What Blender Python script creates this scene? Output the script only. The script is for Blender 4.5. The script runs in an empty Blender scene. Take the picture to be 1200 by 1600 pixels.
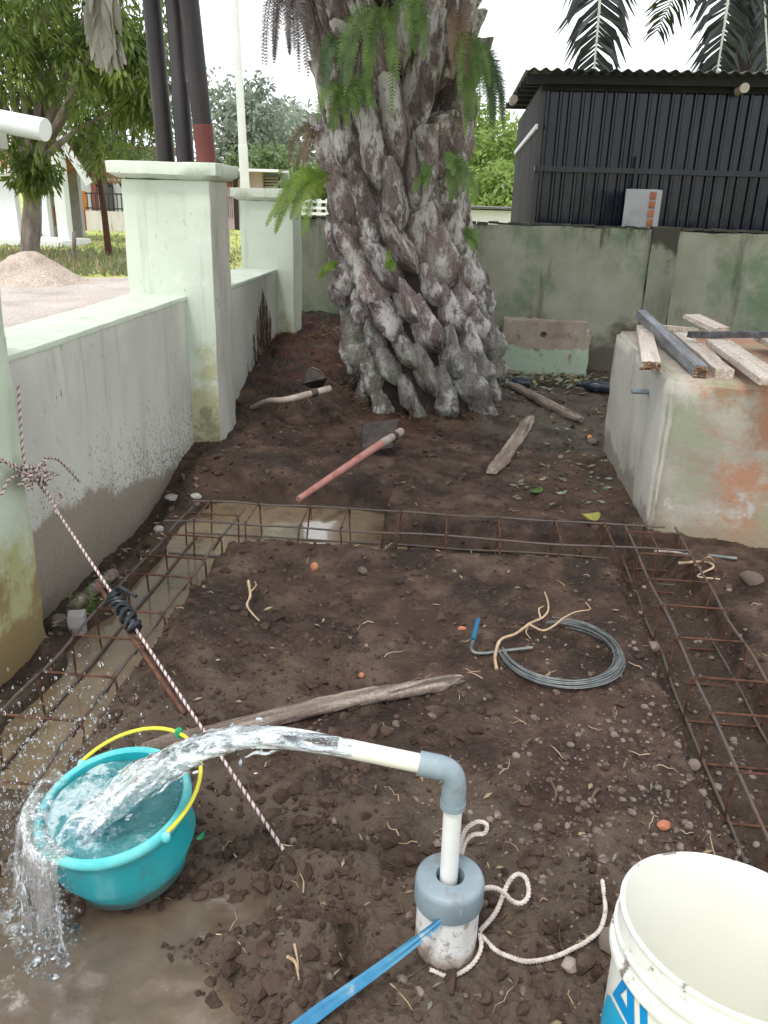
import bpy, bmesh, math, random
import numpy as np
from mathutils import Vector, Matrix, Quaternion
R = math.radians
random.seed(11); rng = np.random.default_rng(5)
scene = bpy.context.scene
COL = scene.collection

# ------------------------------------------------------------------ camera
CAM_H, FPX, ROLL, PITCH, YAW = 1.3, 1280.0, R(1.7), R(21.108), R(5.4295)
sp, cp, st, ct = math.sin(YAW), math.cos(YAW), math.sin(PITCH), math.cos(PITCH)
r0 = Vector((cp, sp, 0)); u0 = Vector((-sp*st, cp*st, ct)); fw = Vector((-sp*ct, cp*ct, -st))
rt = r0*math.cos(ROLL)+u0*math.sin(ROLL); up = -r0*math.sin(ROLL)+u0*math.cos(ROLL)
CP = Vector((0, 0, CAM_H))
cd = bpy.data.cameras.new('camera'); cam = bpy.data.objects.new('camera', cd); COL.objects.link(cam)
cd.sensor_fit = 'VERTICAL'; cd.sensor_height = 36; cd.lens = FPX/1600*36
cd.clip_start = 0.05; cd.clip_end = 2000
m = Matrix((rt, up, -fw)).transposed().to_4x4(); m.translation = CP; cam.matrix_world = m
scene.camera = cam
def ray(x, y): return fw + rt*((x-600)/FPX) - up*((y-800)/FPX)
def Z(x, y, z=0.0): q = ray(x, y); return CP + q*((z-CAM_H)/q.z)
def Yp(x, y, Y): q = ray(x, y); return CP + q*(Y/q.y)
def Xp(x, y, X): q = ray(x, y); return CP + q*(X/q.x)

# ------------------------------------------------------------------ sky and sun
world = bpy.data.worlds.new('World'); scene.world = world; world.use_nodes = True
nt = world.node_tree; nt.nodes.clear()
wo = nt.nodes.new('ShaderNodeOutputWorld'); bg = nt.nodes.new('ShaderNodeBackground')
sky = nt.nodes.new('ShaderNodeTexSky'); sky.sky_type = 'NISHITA'; sky.sun_disc = False
SUN_EL, SUN_AZ = R(62), R(205)      # azimuth from +Y clockwise: behind the camera and to the left
sky.sun_elevation = SUN_EL; sky.sun_rotation = SUN_AZ; sky.air_density = 1.5; sky.dust_density = 3
mx = nt.nodes.new('ShaderNodeMix'); mx.data_type = 'RGBA'; mx.inputs[0].default_value = 0.85
tc = nt.nodes.new('ShaderNodeTexCoord'); cn = nt.nodes.new('ShaderNodeTexNoise'); cn.inputs['Scale'].default_value = 2.5
cn.inputs['Detail'].default_value = 5
cr = nt.nodes.new('ShaderNodeValToRGB')
cr.color_ramp.elements[0].position = .3; cr.color_ramp.elements[0].color = (8.6, 9.0, 9.6, 1)
cr.color_ramp.elements[1].position = .7; cr.color_ramp.elements[1].color = (10.4, 10.5, 10.7, 1)
nt.links.new(tc.outputs['Generated'], cn.inputs['Vector']); nt.links.new(cn.outputs['Fac'], cr.inputs['Fac'])
nt.links.new(sky.outputs[0], mx.inputs[6]); nt.links.new(cr.outputs[0], mx.inputs[7])
nt.links.new(mx.outputs[2], bg.inputs['Color']); bg.inputs['Strength'].default_value = 0.14
nt.links.new(bg.outputs[0], wo.inputs[0])
sl = bpy.data.lights.new('sun', 'SUN'); sl.energy = 1.5; sl.angle = R(12); sl.color = (1, .97, .92)
so = bpy.data.objects.new('sun', sl); COL.objects.link(so)
sd = Vector((math.sin(SUN_AZ)*math.cos(SUN_EL), math.cos(SUN_AZ)*math.cos(SUN_EL), math.sin(SUN_EL)))
so.rotation_euler = (-sd).to_track_quat('-Z', 'Y').to_euler(); so.location = (0, 0, 20)
scene.view_settings.view_transform = 'Standard'; scene.view_settings.look = 'None'
scene.view_settings.exposure = 0.50; scene.view_settings.gamma = 1.0
scene.render.engine = 'CYCLES'
scene.cycles.max_bounces = 6; scene.cycles.transparent_max_bounces = 12

# ------------------------------------------------------------------ materials
def mat(name, cols, scale=4, detail=6, stretch=(1, 1, 1), rough=.8, bump=.3, bscale=60, bdist=.01, layers=(), metal=0, spec=.4,
        coord='pos', rvar=0, trans=0, coat=0, fine=0, sss=0, objvar=0, bstretch=None):
    M = bpy.data.materials.new(name); M.use_nodes = True
    t = M.node_tree; N = t.nodes; L = t.links; N.clear()
    out = N.new('ShaderNodeOutputMaterial'); b = N.new('ShaderNodeBsdfPrincipled'); L.new(b.outputs[0], out.inputs[0])
    if coord == 'pos':
        g = N.new('ShaderNodeNewGeometry'); vec = g.outputs['Position']
    else:
        g = N.new('ShaderNodeTexCoord'); vec = g.outputs['Object']
    gz = N.new('ShaderNodeSeparateXYZ'); L.new(vec, gz.inputs[0])
    oi = N.new('ShaderNodeObjectInfo')
    if objvar:
        ad = N.new('ShaderNodeVectorMath'); ad.operation = 'MULTIPLY_ADD'
        L.new(oi.outputs['Random'], ad.inputs[0]); ad.inputs[1].default_value = (37, 51, 23); L.new(vec, ad.inputs[2]); vec = ad.outputs[0]
    def noise(sc, stre, det=6, ro=.6, w=0):
        mp = N.new('ShaderNodeMapping'); mp.inputs['Scale'].default_value = stre; mp.inputs['Location'].default_value = (w, w*1.7, w*.6)
        L.new(vec, mp.inputs['Vector'])
        n = N.new('ShaderNodeTexNoise'); n.inputs['Scale'].default_value = sc; n.inputs['Detail'].default_value = det
        n.inputs['Roughness'].default_value = ro; L.new(mp.outputs[0], n.inputs['Vector'])
        return n.outputs['Fac']
    f = noise(scale, stretch, detail)
    rp = N.new('ShaderNodeValToRGB'); L.new(f, rp.inputs['Fac'])
    e = rp.color_ramp.elements
    ps = cols if isinstance(cols[0][0], (tuple, list)) or len(cols[0]) == 2 else None
    if ps is None:
        k = len(cols); ps = [(.3+.4*i/(max(1, k-1)), c) for i, c in enumerate(cols)]
    while len(e) < len(ps): e.new(.5)
    while len(e) > len(ps): e.remove(e[-1])
    for i, (p, c) in enumerate(ps): e[i].position = p; e[i].color = (*c, 1)
    col = rp.outputs[0]
    if fine:
        ff = noise(fine, (1, 1, 1), 4, .7, 3.1); fm = N.new('ShaderNodeMapRange'); L.new(ff, fm.inputs[0])
        fm.inputs[1].default_value = .3; fm.inputs[2].default_value = .7; fm.inputs[3].default_value = .6; fm.inputs[4].default_value = 1.4
        vm = N.new('ShaderNodeVectorMath'); vm.operation = 'SCALE'; L.new(col, vm.inputs[0]); L.new(fm.outputs[0], vm.inputs['Scale']); col = vm.outputs[0]
    if objvar:
        fm = N.new('ShaderNodeMapRange'); L.new(oi.outputs['Random'], fm.inputs[0]); fm.inputs[3].default_value = 1-objvar; fm.inputs[4].default_value = 1+objvar
        vm = N.new('ShaderNodeVectorMath'); vm.operation = 'SCALE'; L.new(col, vm.inputs[0]); L.new(fm.outputs[0], vm.inputs['Scale']); col = vm.outputs[0]
    ro_sock = None; rough_in = None
    for i, l in enumerate(layers):
        n = noise(l.get('scale', 3), l.get('stretch', (1, 1, 1)), l.get('detail', 7), l.get('ro', .65), 5+i*7.3)
        if 'z' in l:                     # mask shifts with height: 1 at z[0], 0 at z[1]
            zm = N.new('ShaderNodeMapRange')
            if 'vec' in l:
                dp = N.new('ShaderNodeVectorMath'); dp.operation = 'DOT_PRODUCT'; L.new(vec, dp.inputs[0]); dp.inputs[1].default_value = l['vec']; L.new(dp.outputs['Value'], zm.inputs[0])
            else: L.new(gz.outputs[l.get('axis', 2)], zm.inputs[0])
            zm.inputs[1].default_value = l['z'][0]; zm.inputs[2].default_value = l['z'][1]
            zm.inputs[3].default_value = l.get('zg', .5); zm.inputs[4].default_value = -l.get('zg', .5)
            a = N.new('ShaderNodeMath'); a.operation = 'ADD'; L.new(n, a.inputs[0]); L.new(zm.outputs[0], a.inputs[1]); n = a.outputs[0]
        sm = N.new('ShaderNodeMapRange'); sm.interpolation_type = 'SMOOTHSTEP'; L.new(n, sm.inputs[0])
        sm.inputs[1].default_value = l['lo']; sm.inputs[2].default_value = l['hi']; sm.inputs[3].default_value = 0; sm.inputs[4].default_value = l.get('amt', 1)
        mk = sm.outputs[0]
        mxx = N.new('ShaderNodeMix'); mxx.data_type = 'RGBA'; L.new(mk, mxx.inputs[0]); L.new(col, mxx.inputs[6])
        mxx.inputs[7].default_value = (*l['col'], 1); col = mxx.outputs[2]
        if 'rough' in l:
            rm = N.new('ShaderNodeMix'); rm.data_type = 'FLOAT'; L.new(mk, rm.inputs[0])
            if rough_in is None: rm.inputs[2].default_value = rough
            else: L.new(rough_in, rm.inputs[2])
            rm.inputs[3].default_value = l['rough']; rough_in = rm.outputs[0]
    L.new(col, b.inputs['Base Color'])
    if rough_in is not None: L.new(rough_in, b.inputs['Roughness'])
    elif rvar:
        rm = N.new('ShaderNodeMapRange'); L.new(noise(scale*2.3, stretch, 5, .6, 9), rm.inputs[0]); rm.inputs[1].default_value = .3; rm.inputs[2].default_value = .7
        rm.inputs[3].default_value = rough-rvar; rm.inputs[4].default_value = rough+rvar; L.new(rm.outputs[0], b.inputs['Roughness'])
    else: b.inputs['Roughness'].default_value = rough
    b.inputs['Metallic'].default_value = metal; b.inputs['Specular IOR Level'].default_value = spec
    b.inputs['Transmission Weight'].default_value = trans; b.inputs['Coat Weight'].default_value = coat
    if sss: b.inputs['Subsurface Weight'].default_value = sss; b.inputs['Subsurface Radius'].default_value = (.02, .02, .02)
    if bump:
        bn = N.new('ShaderNodeBump'); bn.inputs['Strength'].default_value = bump; bn.inputs['Distance'].default_value = bdist
        L.new(noise(bscale, bstretch or stretch, 8, .65, 1.3), bn.inputs['Height']); L.new(bn.outputs[0], b.inputs['Normal'])
    return M

def leafmat(name, c0, c1, scale=8, rough=.5, tl=.35):
    """leaf: diffuse/gloss with light coming through"""
    M = mat(name, [c0, c1], scale=scale, detail=3, rough=rough, bump=0)
    t = M.node_tree; b = [n for n in t.nodes if n.type == 'BSDF_PRINCIPLED'][0]; o = [n for n in t.nodes if n.type == 'OUTPUT_MATERIAL'][0]
    tr = t.nodes.new('ShaderNodeBsdfTranslucent'); mxs = t.nodes.new('ShaderNodeMixShader'); mxs.inputs[0].default_value = tl
    src = b.inputs['Base Color'].links[0].from_socket
    t.links.new(src, tr.inputs[0]); t.links.new(b.outputs[0], mxs.inputs[1]); t.links.new(tr.outputs[0], mxs.inputs[2]); t.links.new(mxs.outputs[0], o.inputs[0])
    return M

def watermat(name, tint, foam, lo, hi, scale, stretch=(1, 1, 1), alpha=1.0, bump=.4, bscale=40):
    """clear moving water with white aerated streaks"""
    M = bpy.data.materials.new(name); M.use_nodes = True; t = M.node_tree; N = t.nodes; L = t.links; N.clear()
    out = N.new('ShaderNodeOutputMaterial'); g = N.new('ShaderNodeTexCoord'); mp = N.new('ShaderNodeMapping'); mp.inputs['Scale'].default_value = stretch
    L.new(g.outputs['Object'], mp.inputs[0])
    n = N.new('ShaderNodeTexNoise'); n.inputs['Scale'].default_value = scale; n.inputs['Detail'].default_value = 8; n.inputs['Roughness'].default_value = .7
    n.inputs['Distortion'].default_value = .4; L.new(mp.outputs[0], n.inputs['Vector'])
    sm = N.new('ShaderNodeMapRange'); sm.interpolation_type = 'SMOOTHSTEP'; L.new(n.outputs['Fac'], sm.inputs[0]); sm.inputs[1].default_value = lo; sm.inputs[2].default_value = hi
    bn = N.new('ShaderNodeBump'); bn.inputs['Strength'].default_value = bump; bn.inputs['Distance'].default_value = .02
    n2 = N.new('ShaderNodeTexNoise'); n2.inputs['Scale'].default_value = bscale; n2.inputs['Detail'].default_value = 5; L.new(mp.outputs[0], n2.inputs['Vector']); L.new(n2.outputs['Fac'], bn.inputs['Height'])
    gl = N.new('ShaderNodeBsdfGlass'); gl.inputs['IOR'].default_value = 1.33; gl.inputs['Roughness'].default_value = .02; gl.inputs['Color'].default_value = (*tint, 1); L.new(bn.outputs[0], gl.inputs['Normal'])
    tp = N.new('ShaderNodeBsdfTransparent'); tp.inputs[0].default_value = (.97, .98, .98, 1)
    m1 = N.new('ShaderNodeMixShader'); m1.inputs[0].default_value = alpha; L.new(tp.outputs[0], m1.inputs[1]); L.new(gl.outputs[0], m1.inputs[2])
    pb = N.new('ShaderNodeBsdfPrincipled'); pb.inputs['Base Color'].default_value = (*foam, 1); pb.inputs['Roughness'].default_value = .25; L.new(bn.outputs[0], pb.inputs['Normal'])
    m2 = N.new('ShaderNodeMixShader'); L.new(sm.outputs[0], m2.inputs[0]); L.new(m1.outputs[0], m2.inputs[1]); L.new(pb.outputs[0], m2.inputs[2])
    L.new(m2.outputs[0], out.inputs[0])
    return M

MT = {}
SOIL_LAYERS = [
    dict(col=(.075, .022, .013), scale=2.0, lo=.42, hi=.62, z=(6.6, 3.6), axis=1, zg=.30, amt=.9),                       # red earth towards the palm
    dict(col=(.085, .074, .056), scale=3, detail=9, lo=.44, hi=.66, z=(3.0, 1.95), vec=(.6, .5, 0), zg=.3, rough=.45, amt=.8),
    dict(col=(.14, .098, .068), scale=2.4, lo=.50, hi=.70, amt=.6),
    dict(col=(.017, .010, .007), scale=4, detail=10, lo=.46, hi=.62, amt=.85, rough=.38),
    dict(col=(.20, .16, .125), scale=45, lo=.60, hi=.75, amt=.6),
    dict(col=(.115, .086, .062), scale=4, detail=9, lo=.44, hi=.64, z=(1.0, 2.3), vec=(.35, 1, 0), zg=.24, rough=.3, amt=.8),
    dict(col=(.05, .034, .022), scale=5, lo=.46, hi=.60, z=(-.14, .0), axis=2, zg=.4, rough=.25, amt=.8)]
MT['soil'] = mat('soil', [(.022, .0115, .008), (.060, .034, .023), (.118, .076, .054)], scale=6, detail=12, rough=.58, bump=.9, bscale=120, bdist=.012, fine=220, layers=SOIL_LAYERS, spec=.3)
MT['clod'] = mat('clod', [(.024, .013, .009), (.062, .038, .027), (.115, .077, .057)], scale=11, rough=.85, bump=.8, bscale=150, layers=SOIL_LAYERS[:1], spec=.3)
MT['grass'] = mat('lawn', [(.22, .27, .05), (.36, .40, .10), (.46, .47, .18)], scale=.9, detail=10, rough=.9, bump=.5, bscale=30, bdist=.05, fine=9, layers=[dict(col=(.30, .22, .13), scale=.35, lo=.55, hi=.65)])
MT['road'] = mat('road', [(.32, .27, .23), (.43, .38, .34), (.50, .46, .42)], scale=1.1, detail=10, rough=.9, bump=.4, bscale=20, fine=30, layers=[dict(col=(.38, .27, .2), scale=.5, lo=.5, hi=.7, amt=.6)])
MT['sand'] = mat('sand', [(.34, .27, .215), (.46, .38, .31), (.55, .47, .39)], scale=2.5, detail=8, rough=.95, bump=.8, bscale=18, bdist=.05, fine=40)
MT['mudwater'] = mat('muddy_water', [(.11, .08, .048), (.16, .12, .076), (.19, .145, .095)], scale=3, detail=6, rough=.015, bump=.07, bscale=9, bdist=.02, coat=.7, layers=[dict(col=(.04, .027, .016), scale=4, lo=.52, hi=.66, amt=.6)], spec=.6)
MT['splashwater'] = mat('stirred_muddy_water', [(.055, .038, .025), (.11, .08, .053), (.17, .13, .088)], scale=4, detail=8, rough=.03, bump=.16, bscale=20, bdist=.02, spec=.6, coat=.7,
    layers=[dict(col=(.40, .37, .34), scale=26, detail=9, lo=.56, hi=.70, z=(-.86, -.60), axis=0, zg=.10, amt=.5)])
MOSS = [dict(col=(.16, .14, .05), scale=9, lo=.45, hi=.62, z=(0, .75), zg=.32, amt=.75), dict(col=(.30, .27, .10), scale=5, lo=.42, hi=.6, z=(-.05, .9), zg=.22, amt=.55),
        dict(col=(.12, .10, .07), scale=55, stretch=(1, 1, .5), lo=.63, hi=.72, amt=.7)]
MT['green_paint'] = mat('pale_green_paint', [(.47, .53, .44), (.54, .60, .50), (.585, .635, .55)], scale=3, rough=.75, bump=.25, bscale=35, layers=MOSS[2:]+[dict(col=(.36, .38, .30), scale=11, detail=9, stretch=(1, 1, .07), lo=.52, hi=.68, amt=.55), dict(col=(.66, .69, .62), scale=7, detail=10, lo=.58, hi=.66, amt=.4),
    dict(col=(.36, .34, .15), scale=5, lo=.42, hi=.6, z=(.0, .7), zg=.25, amt=.7), dict(col=(.17, .14, .08), scale=16, lo=.5, hi=.64, z=(-.05, .55), zg=.2, amt=.6)])
MT['green_moss'] = mat('mossy_green_paint', [(.42, .48, .37), (.50, .56, .45), (.56, .61, .51)], scale=4, rough=.8, bump=.3, bscale=40, layers=[dict(col=(.30, .29, .10), scale=4, lo=.38, hi=.62, z=(-.05, .85), zg=.25, amt=.8),
    dict(col=(.20, .11, .045), scale=7, lo=.45, hi=.62, z=(-.1, .45), zg=.25, amt=.75), dict(col=(.12, .17, .07), scale=7, stretch=(1, 1, .4), lo=.54, hi=.68, amt=.5), dict(col=(.13, .12, .08), scale=60, stretch=(1, 1, .4), lo=.62, hi=.72, amt=.7)])
MT['render'] = mat('cement_render', [(.40, .39, .345), (.49, .49, .44), (.56, .585, .52)], scale=2.2, stretch=(1, 1, .5), rough=.85, bump=.35, bscale=30, layers=[
    dict(col=(.30, .25, .18), scale=6, stretch=(1, 1, .2), lo=.56, hi=.72, amt=.35), dict(col=(.10, .08, .06), scale=48, stretch=(1, 1, .3), lo=.63, hi=.72, amt=.8), dict(col=(.26, .29, .19), scale=2.5, stretch=(1, 1, .4), lo=.55, hi=.75, amt=.45), dict(col=(.30, .285, .23), scale=13, detail=9, stretch=(1, 1, .05), lo=.54, hi=.68, amt=.5), dict(col=(.13, .095, .065), scale=75, detail=5, lo=.56, hi=.64, z=(-.1, .55), zg=.10, amt=.8),
    dict(col=(.235, .195, .15), scale=3, detail=6, lo=.42, hi=.55, z=(.42, .90), vec=(0, .18, 1), zg=.62, amt=.9), dict(col=(.17, .11, .055), scale=5, lo=.46, hi=.66, z=(.15, .62), vec=(0, .22, 1), zg=.4, amt=.75)])
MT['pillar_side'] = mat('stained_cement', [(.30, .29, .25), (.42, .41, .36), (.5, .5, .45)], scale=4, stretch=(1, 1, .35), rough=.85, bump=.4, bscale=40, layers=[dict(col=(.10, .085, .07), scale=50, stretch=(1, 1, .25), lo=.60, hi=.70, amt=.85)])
MT['backwall'] = mat('algae_wall', [(.165, .17, .12), (.235, .24, .18), (.31, .31, .25)], scale=1.8, rough=.85, bump=.35, bscale=25, layers=[
    dict(col=(.10, .165, .085), scale=1.6, detail=9, lo=.46, hi=.62, amt=.8), dict(col=(.30, .30, .24), scale=5, detail=9, stretch=(1, 1, .18), lo=.52, hi=.7, amt=.6), dict(col=(.07, .075, .045), scale=7, detail=9, stretch=(1, 1, .15), lo=.56, hi=.70, amt=.6),
    dict(col=(.06, .05, .035), scale=2.2, lo=.50, hi=.68, z=(0, .75), zg=.25, amt=.85), dict(col=(.05, .045, .03), scale=9, stretch=(1, 1, .25), lo=.56, hi=.72, z=(1.2, .75), zg=.12, amt=.8),
    dict(col=(.36, .36, .29), scale=60, lo=.68, hi=.75, amt=.5)])
MT['darkstain'] = mat('stained_pilaster', [(.12, .12, .085), (.19, .2, .15), (.24, .25, .19)], scale=4, stretch=(1, 1, .5), rough=.85, bump=.4, bscale=30, layers=[dict(col=(.035, .03, .022), scale=4, lo=.45, hi=.6, z=(1.15, .65), zg=.28, amt=.9)])
MT['tank'] = mat('tank_render', [(.26, .235, .185), (.36, .335, .275), (.43, .41, .355)], scale=2.5, rough=.85, bump=.4, bscale=30, layers=[
    dict(col=(.34, .165, .095), scale=3.4, detail=11, ro=.75, lo=.45, hi=.62, z=(1.22, .86), axis=0, zg=.11, amt=.9), dict(col=(.24, .275, .17), scale=3.6, detail=11, ro=.75, lo=.50, hi=.64, amt=.75), dict(col=(.20, .33, .19), scale=8, detail=10, lo=.60, hi=.68, amt=.7),
    dict(col=(.42, .43, .42), scale=5, lo=.62, hi=.66, amt=.7), dict(col=(.27, .22, .15), scale=3, detail=9, lo=.45, hi=.62, z=(-.05, .4), zg=.3, amt=.8), dict(col=(.25, .29, .19), scale=5, stretch=(1, 1, .3), lo=.58, hi=.68, amt=.6), dict(col=(.14, .11, .08), scale=60, stretch=(1, 1, .5), lo=.66, hi=.74, amt=.6)])
MT['tankside'] = mat('tank_side_render', [(.36, .345, .30), (.45, .44, .39), (.50, .49, .44)], scale=2, rough=.85, bump=.3, bscale=30, layers=[dict(col=(.24, .245, .19), scale=4, stretch=(1, 1, .3), lo=.5, hi=.68, amt=.6), dict(col=(.16, .13, .10), scale=4, lo=.48, hi=.62, z=(-.05, .3), zg=.3, amt=.7)])
MT['slab'] = mat('old_slab', [(.22, .17, .13), (.30, .25, .20), (.36, .31, .26)], scale=6, rough=.9, bump=.6, bscale=35, layers=[dict(col=(.33, .41, .31), scale=5, lo=.47, hi=.53, z=(.12, .30), zg=.5, amt=.95),
    dict(col=(.30, .10, .05), scale=9, stretch=(1, 1, .3), lo=.63, hi=.7, amt=.8), dict(col=(.45, .47, .40), scale=14, lo=.6, hi=.67, amt=.8), dict(col=(.05, .06, .03), scale=12, lo=.56, hi=.7, amt=.6)])
MT['boot'] = mat('palm_boot', [(.06, .04, .038), (.17, .128, .12), (.32, .265, .25)], scale=7, stretch=(1, 1, .25), detail=10, rough=.9, bump=1.0, bscale=46, bdist=.03, bstretch=(1, 1, .18), objvar=.3, fine=90, layers=[
    dict(col=(.56, .54, .52), scale=8, stretch=(1, 1, .5), lo=.47, hi=.58, amt=.85, detail=10, ro=.75), dict(col=(.05, .032, .03), scale=9, stretch=(1, 1, .3), lo=.56, hi=.66, amt=.8), dict(col=(.30, .15, .12), scale=3, lo=.6, hi=.68, amt=.5)])
MT['boot_low'] = mat('palm_boot_low', [(.075, .062, .054), (.19, .175, .155), (.33, .315, .285)], scale=8, stretch=(1, 1, .35), detail=10, rough=.9, bump=1.0, bscale=46, bdist=.03, bstretch=(1, 1, .25), objvar=.25, fine=90, layers=[
    dict(col=(.47, .47, .44), scale=11, stretch=(1, 1, .6), lo=.49, hi=.60, amt=.8, detail=10, ro=.75), dict(col=(.055, .042, .034), scale=9, stretch=(1, 1, .4), lo=.56, hi=.67, amt=.8), dict(col=(.15, .19, .10), scale=5, lo=.56, hi=.66, amt=.6)])
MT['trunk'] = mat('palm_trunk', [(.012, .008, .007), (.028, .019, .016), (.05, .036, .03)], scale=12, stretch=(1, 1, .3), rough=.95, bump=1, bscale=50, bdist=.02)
MT['bark'] = mat('bark', [(.12, .09, .08), (.22, .18, .16), (.32, .28, .26)], scale=8, stretch=(1, 1, .4), rough=.95, bump=.8, bscale=20, bdist=.03)
MT['wood_pale'] = mat('pale_wood', [(.34, .28, .22), (.46, .40, .34), (.55, .50, .45)], scale=26, stretch=(.07, 1, 1), rough=.8, bump=.5, bscale=50, objvar=.12, coord='obj', fine=80, layers=[dict(col=(.10, .055, .035), scale=16, lo=.64, hi=.70, amt=.8), dict(col=(.20, .13, .09), scale=8, stretch=(.25, 1, 1), lo=.56, hi=.7, amt=.6)])
MT['wood_grey'] = mat('grey_wood', [(.09, .09, .095), (.19, .195, .205), (.31, .32, .33)], scale=30, stretch=(.08, 1, 1), rough=.8, bump=.5, bscale=60, coord='obj', fine=80)
MT['wood_dark'] = mat('blackened_wood', [(.035, .033, .035), (.08, .078, .08), (.16, .155, .15)], scale=12, rough=.8, bump=.5, bscale=60, coord='obj', fine=60)
MT['rotten'] = mat('rotten_wood', [(.06, .03, .02), (.20, .10, .05), (.40, .30, .2)], scale=40, rough=.9, bump=1, bscale=90)
MT['wood_old'] = mat('weathered_wood', [(.09, .065, .052), (.20, .155, .125), (.36, .30, .25)], scale=34, stretch=(.10, 1, 1), rough=.85, bump=.9, bscale=70, bstretch=(.12, 1, 1), coord='obj', fine=120, layers=[dict(col=(.05, .035, .028), scale=22, stretch=(.15, 1, 1), lo=.54, hi=.65, amt=.85)])
MT['rust'] = mat('rebar_rust', [(.035, .017, .012), (.085, .036, .022), (.14, .062, .036)], scale=30, rough=.8, bump=.5, bscale=250, bdist=.002, spec=.3)
MT['rebar'] = mat('rebar_steel', [(.06, .05, .046), (.105, .085, .076), (.12, .06, .038)], scale=9, rough=.55, bump=.4, bscale=200, bdist=.002, spec=.5, metal=.3)
MT['steel'] = mat('dark_steel', [(.03, .026, .024), (.06, .05, .045), (.11, .08, .065)], scale=25, rough=.6, bump=.3, bscale=120, bdist=.003, metal=.4)
MT['wire'] = mat('tie_wire', [(.10, .115, .115), (.17, .185, .18), (.25, .26, .25)], scale=40, rough=.5, bump=.2, bscale=200, bdist=.001, metal=.5)
MT['teal'] = mat('teal_plastic', [(.010, .27, .31), (.015, .33, .37), (.03, .37, .40)], scale=5, rough=.3, bump=.08, bscale=50, spec=.5, layers=[dict(col=(.09, .11, .085), scale=11, detail=9, stretch=(1, 1, .5), lo=.54, hi=.68, amt=.55), dict(col=(.16, .48, .52), scale=50, stretch=(1, 1, .15), lo=.6, hi=.7, amt=.5), dict(col=(.12, .085, .06), scale=9, lo=.46, hi=.62, z=(-.03, .06), zg=.2, amt=.7)])
MT['teal_in'] = mat('teal_rim', [(.06, .42, .46), (.10, .50, .52), (.18, .55, .55)], scale=18, rough=.3, bump=.2, bscale=60, layers=[dict(col=(.55, .62, .58), scale=30, lo=.56, hi=.68, amt=.8), dict(col=(.20, .17, .1), scale=16, lo=.64, hi=.72, amt=.7)])
MT['yellow'] = mat('yellow_plastic', [(.62, .55, .03), (.72, .66, .06)], scale=12, rough=.35, bump=.05)
MT['bead'] = mat('green_bead', [(.02, .25, .12), (.03, .33, .17)], scale=12, rough=.35, bump=0)
MT['pvc'] = mat('white_pvc', [(.62, .62, .60), (.70, .70, .69), (.74, .74, .73)], scale=7, rough=.4, bump=.1, bscale=60, layers=[dict(col=(.20, .15, .12), scale=42, detail=9, lo=.55, hi=.66, z=(.0, .2), zg=.08, amt=.75), dict(col=(.30, .21, .15), scale=9, detail=9, lo=.46, hi=.64, z=(-.02, .13), zg=.25, amt=.7), dict(col=(.42, .36, .30), scale=14, stretch=(1, 1, .3), lo=.56, hi=.7, amt=.5)])
MT['pvc_cream'] = mat('cream_pvc', [(.62, .60, .52), (.70, .68, .60)], scale=7, rough=.4, bump=.05, layers=[dict(col=(.26, .20, .13), scale=30, detail=9, lo=.58, hi=.70, amt=.75), dict(col=(.33, .29, .22), scale=8, lo=.55, hi=.7, amt=.5)])
MT['pvc_grey'] = mat('grey_pvc', [(.16, .21, .24), (.205, .26, .29), (.25, .31, .34)], scale=9, rough=.45, bump=.1, bscale=80, layers=[dict(col=(.35, .38, .38), scale=30, lo=.62, hi=.72, amt=.5), dict(col=(.16, .115, .08), scale=11, detail=9, lo=.54, hi=.68, amt=.6), dict(col=(.40, .44, .44), scale=70, stretch=(1, 1, .2), lo=.62, hi=.70, amt=.5)])
MT['blue_strap'] = mat('blue_woven_strap', [(.012, .10, .22), (.03, .17, .30), (.07, .22, .33)], scale=12, rough=.55, bump=.3, bscale=90, bdist=.004, layers=[dict(col=(.36, .40, .38), scale=20, lo=.58, hi=.68, amt=.75)])
MT['blue_handle'] = mat('blue_rubber', [(.01, .07, .13), (.02, .12, .21)], scale=20, rough=.5, bump=.1)
MT['rope'] = mat('off_white_rope', [(.36, .31, .27), (.54, .48, .44), (.62, .56, .52)], scale=70, rough=.9, bump=.5, bscale=300, bdist=.002)
MT['rope_dirty'] = mat('muddy_rope', [(.22, .17, .13), (.36, .30, .25), (.46, .40, .35)], scale=60, rough=.9, bump=.5, bscale=300, bdist=.002)
MT['rope_white'] = mat('white_rope_strand', [(.42, .36, .35), (.62, .57, .56)], scale=60, rough=.8, bump=.3, bscale=300, bdist=.001)
MT['rope_dark'] = mat('maroon_rope_strand', [(.12, .04, .04), (.26, .11, .10)], scale=60, rough=.8, bump=.3, bscale=300, bdist=.001)
MT['rubber'] = mat('black_rubber', [(.008, .009, .011), (.02, .024, .03)], scale=30, rough=.35, bump=.6, bscale=60, bdist=.004)
MT['pail'] = mat('white_pail', [(.66, .665, .61), (.73, .735, .68), (.76, .765, .72)], scale=5, rough=.35, bump=.05, sss=.0, layers=[dict(col=(.22, .16, .13), scale=22, stretch=(1, 1, .6), lo=.625, hi=.69, amt=.8), dict(col=(.34, .30, .27), scale=60, lo=.66, hi=.72, amt=.8)])
MT['pail_rim'] = mat('white_pail_rim', [(.60, .60, .55), (.70, .70, .65), (.74, .74, .69)], scale=8, rough=.4, bump=.15, layers=[dict(col=(.10, .07, .055), scale=18, lo=.56, hi=.64, amt=.85)])
MT['pail_in'] = mat('white_pail_inside', [(.72, .72, .64), (.77, .77, .70)], scale=4, rough=.35, bump=.03, layers=[dict(col=(.3, .28, .2), scale=40, lo=.70, hi=.74, amt=.7)])
MT['logo'] = mat('blue_print', [(.0, .21, .50), (.0, .25, .56)], scale=9, rough=.4, bump=0)
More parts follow.
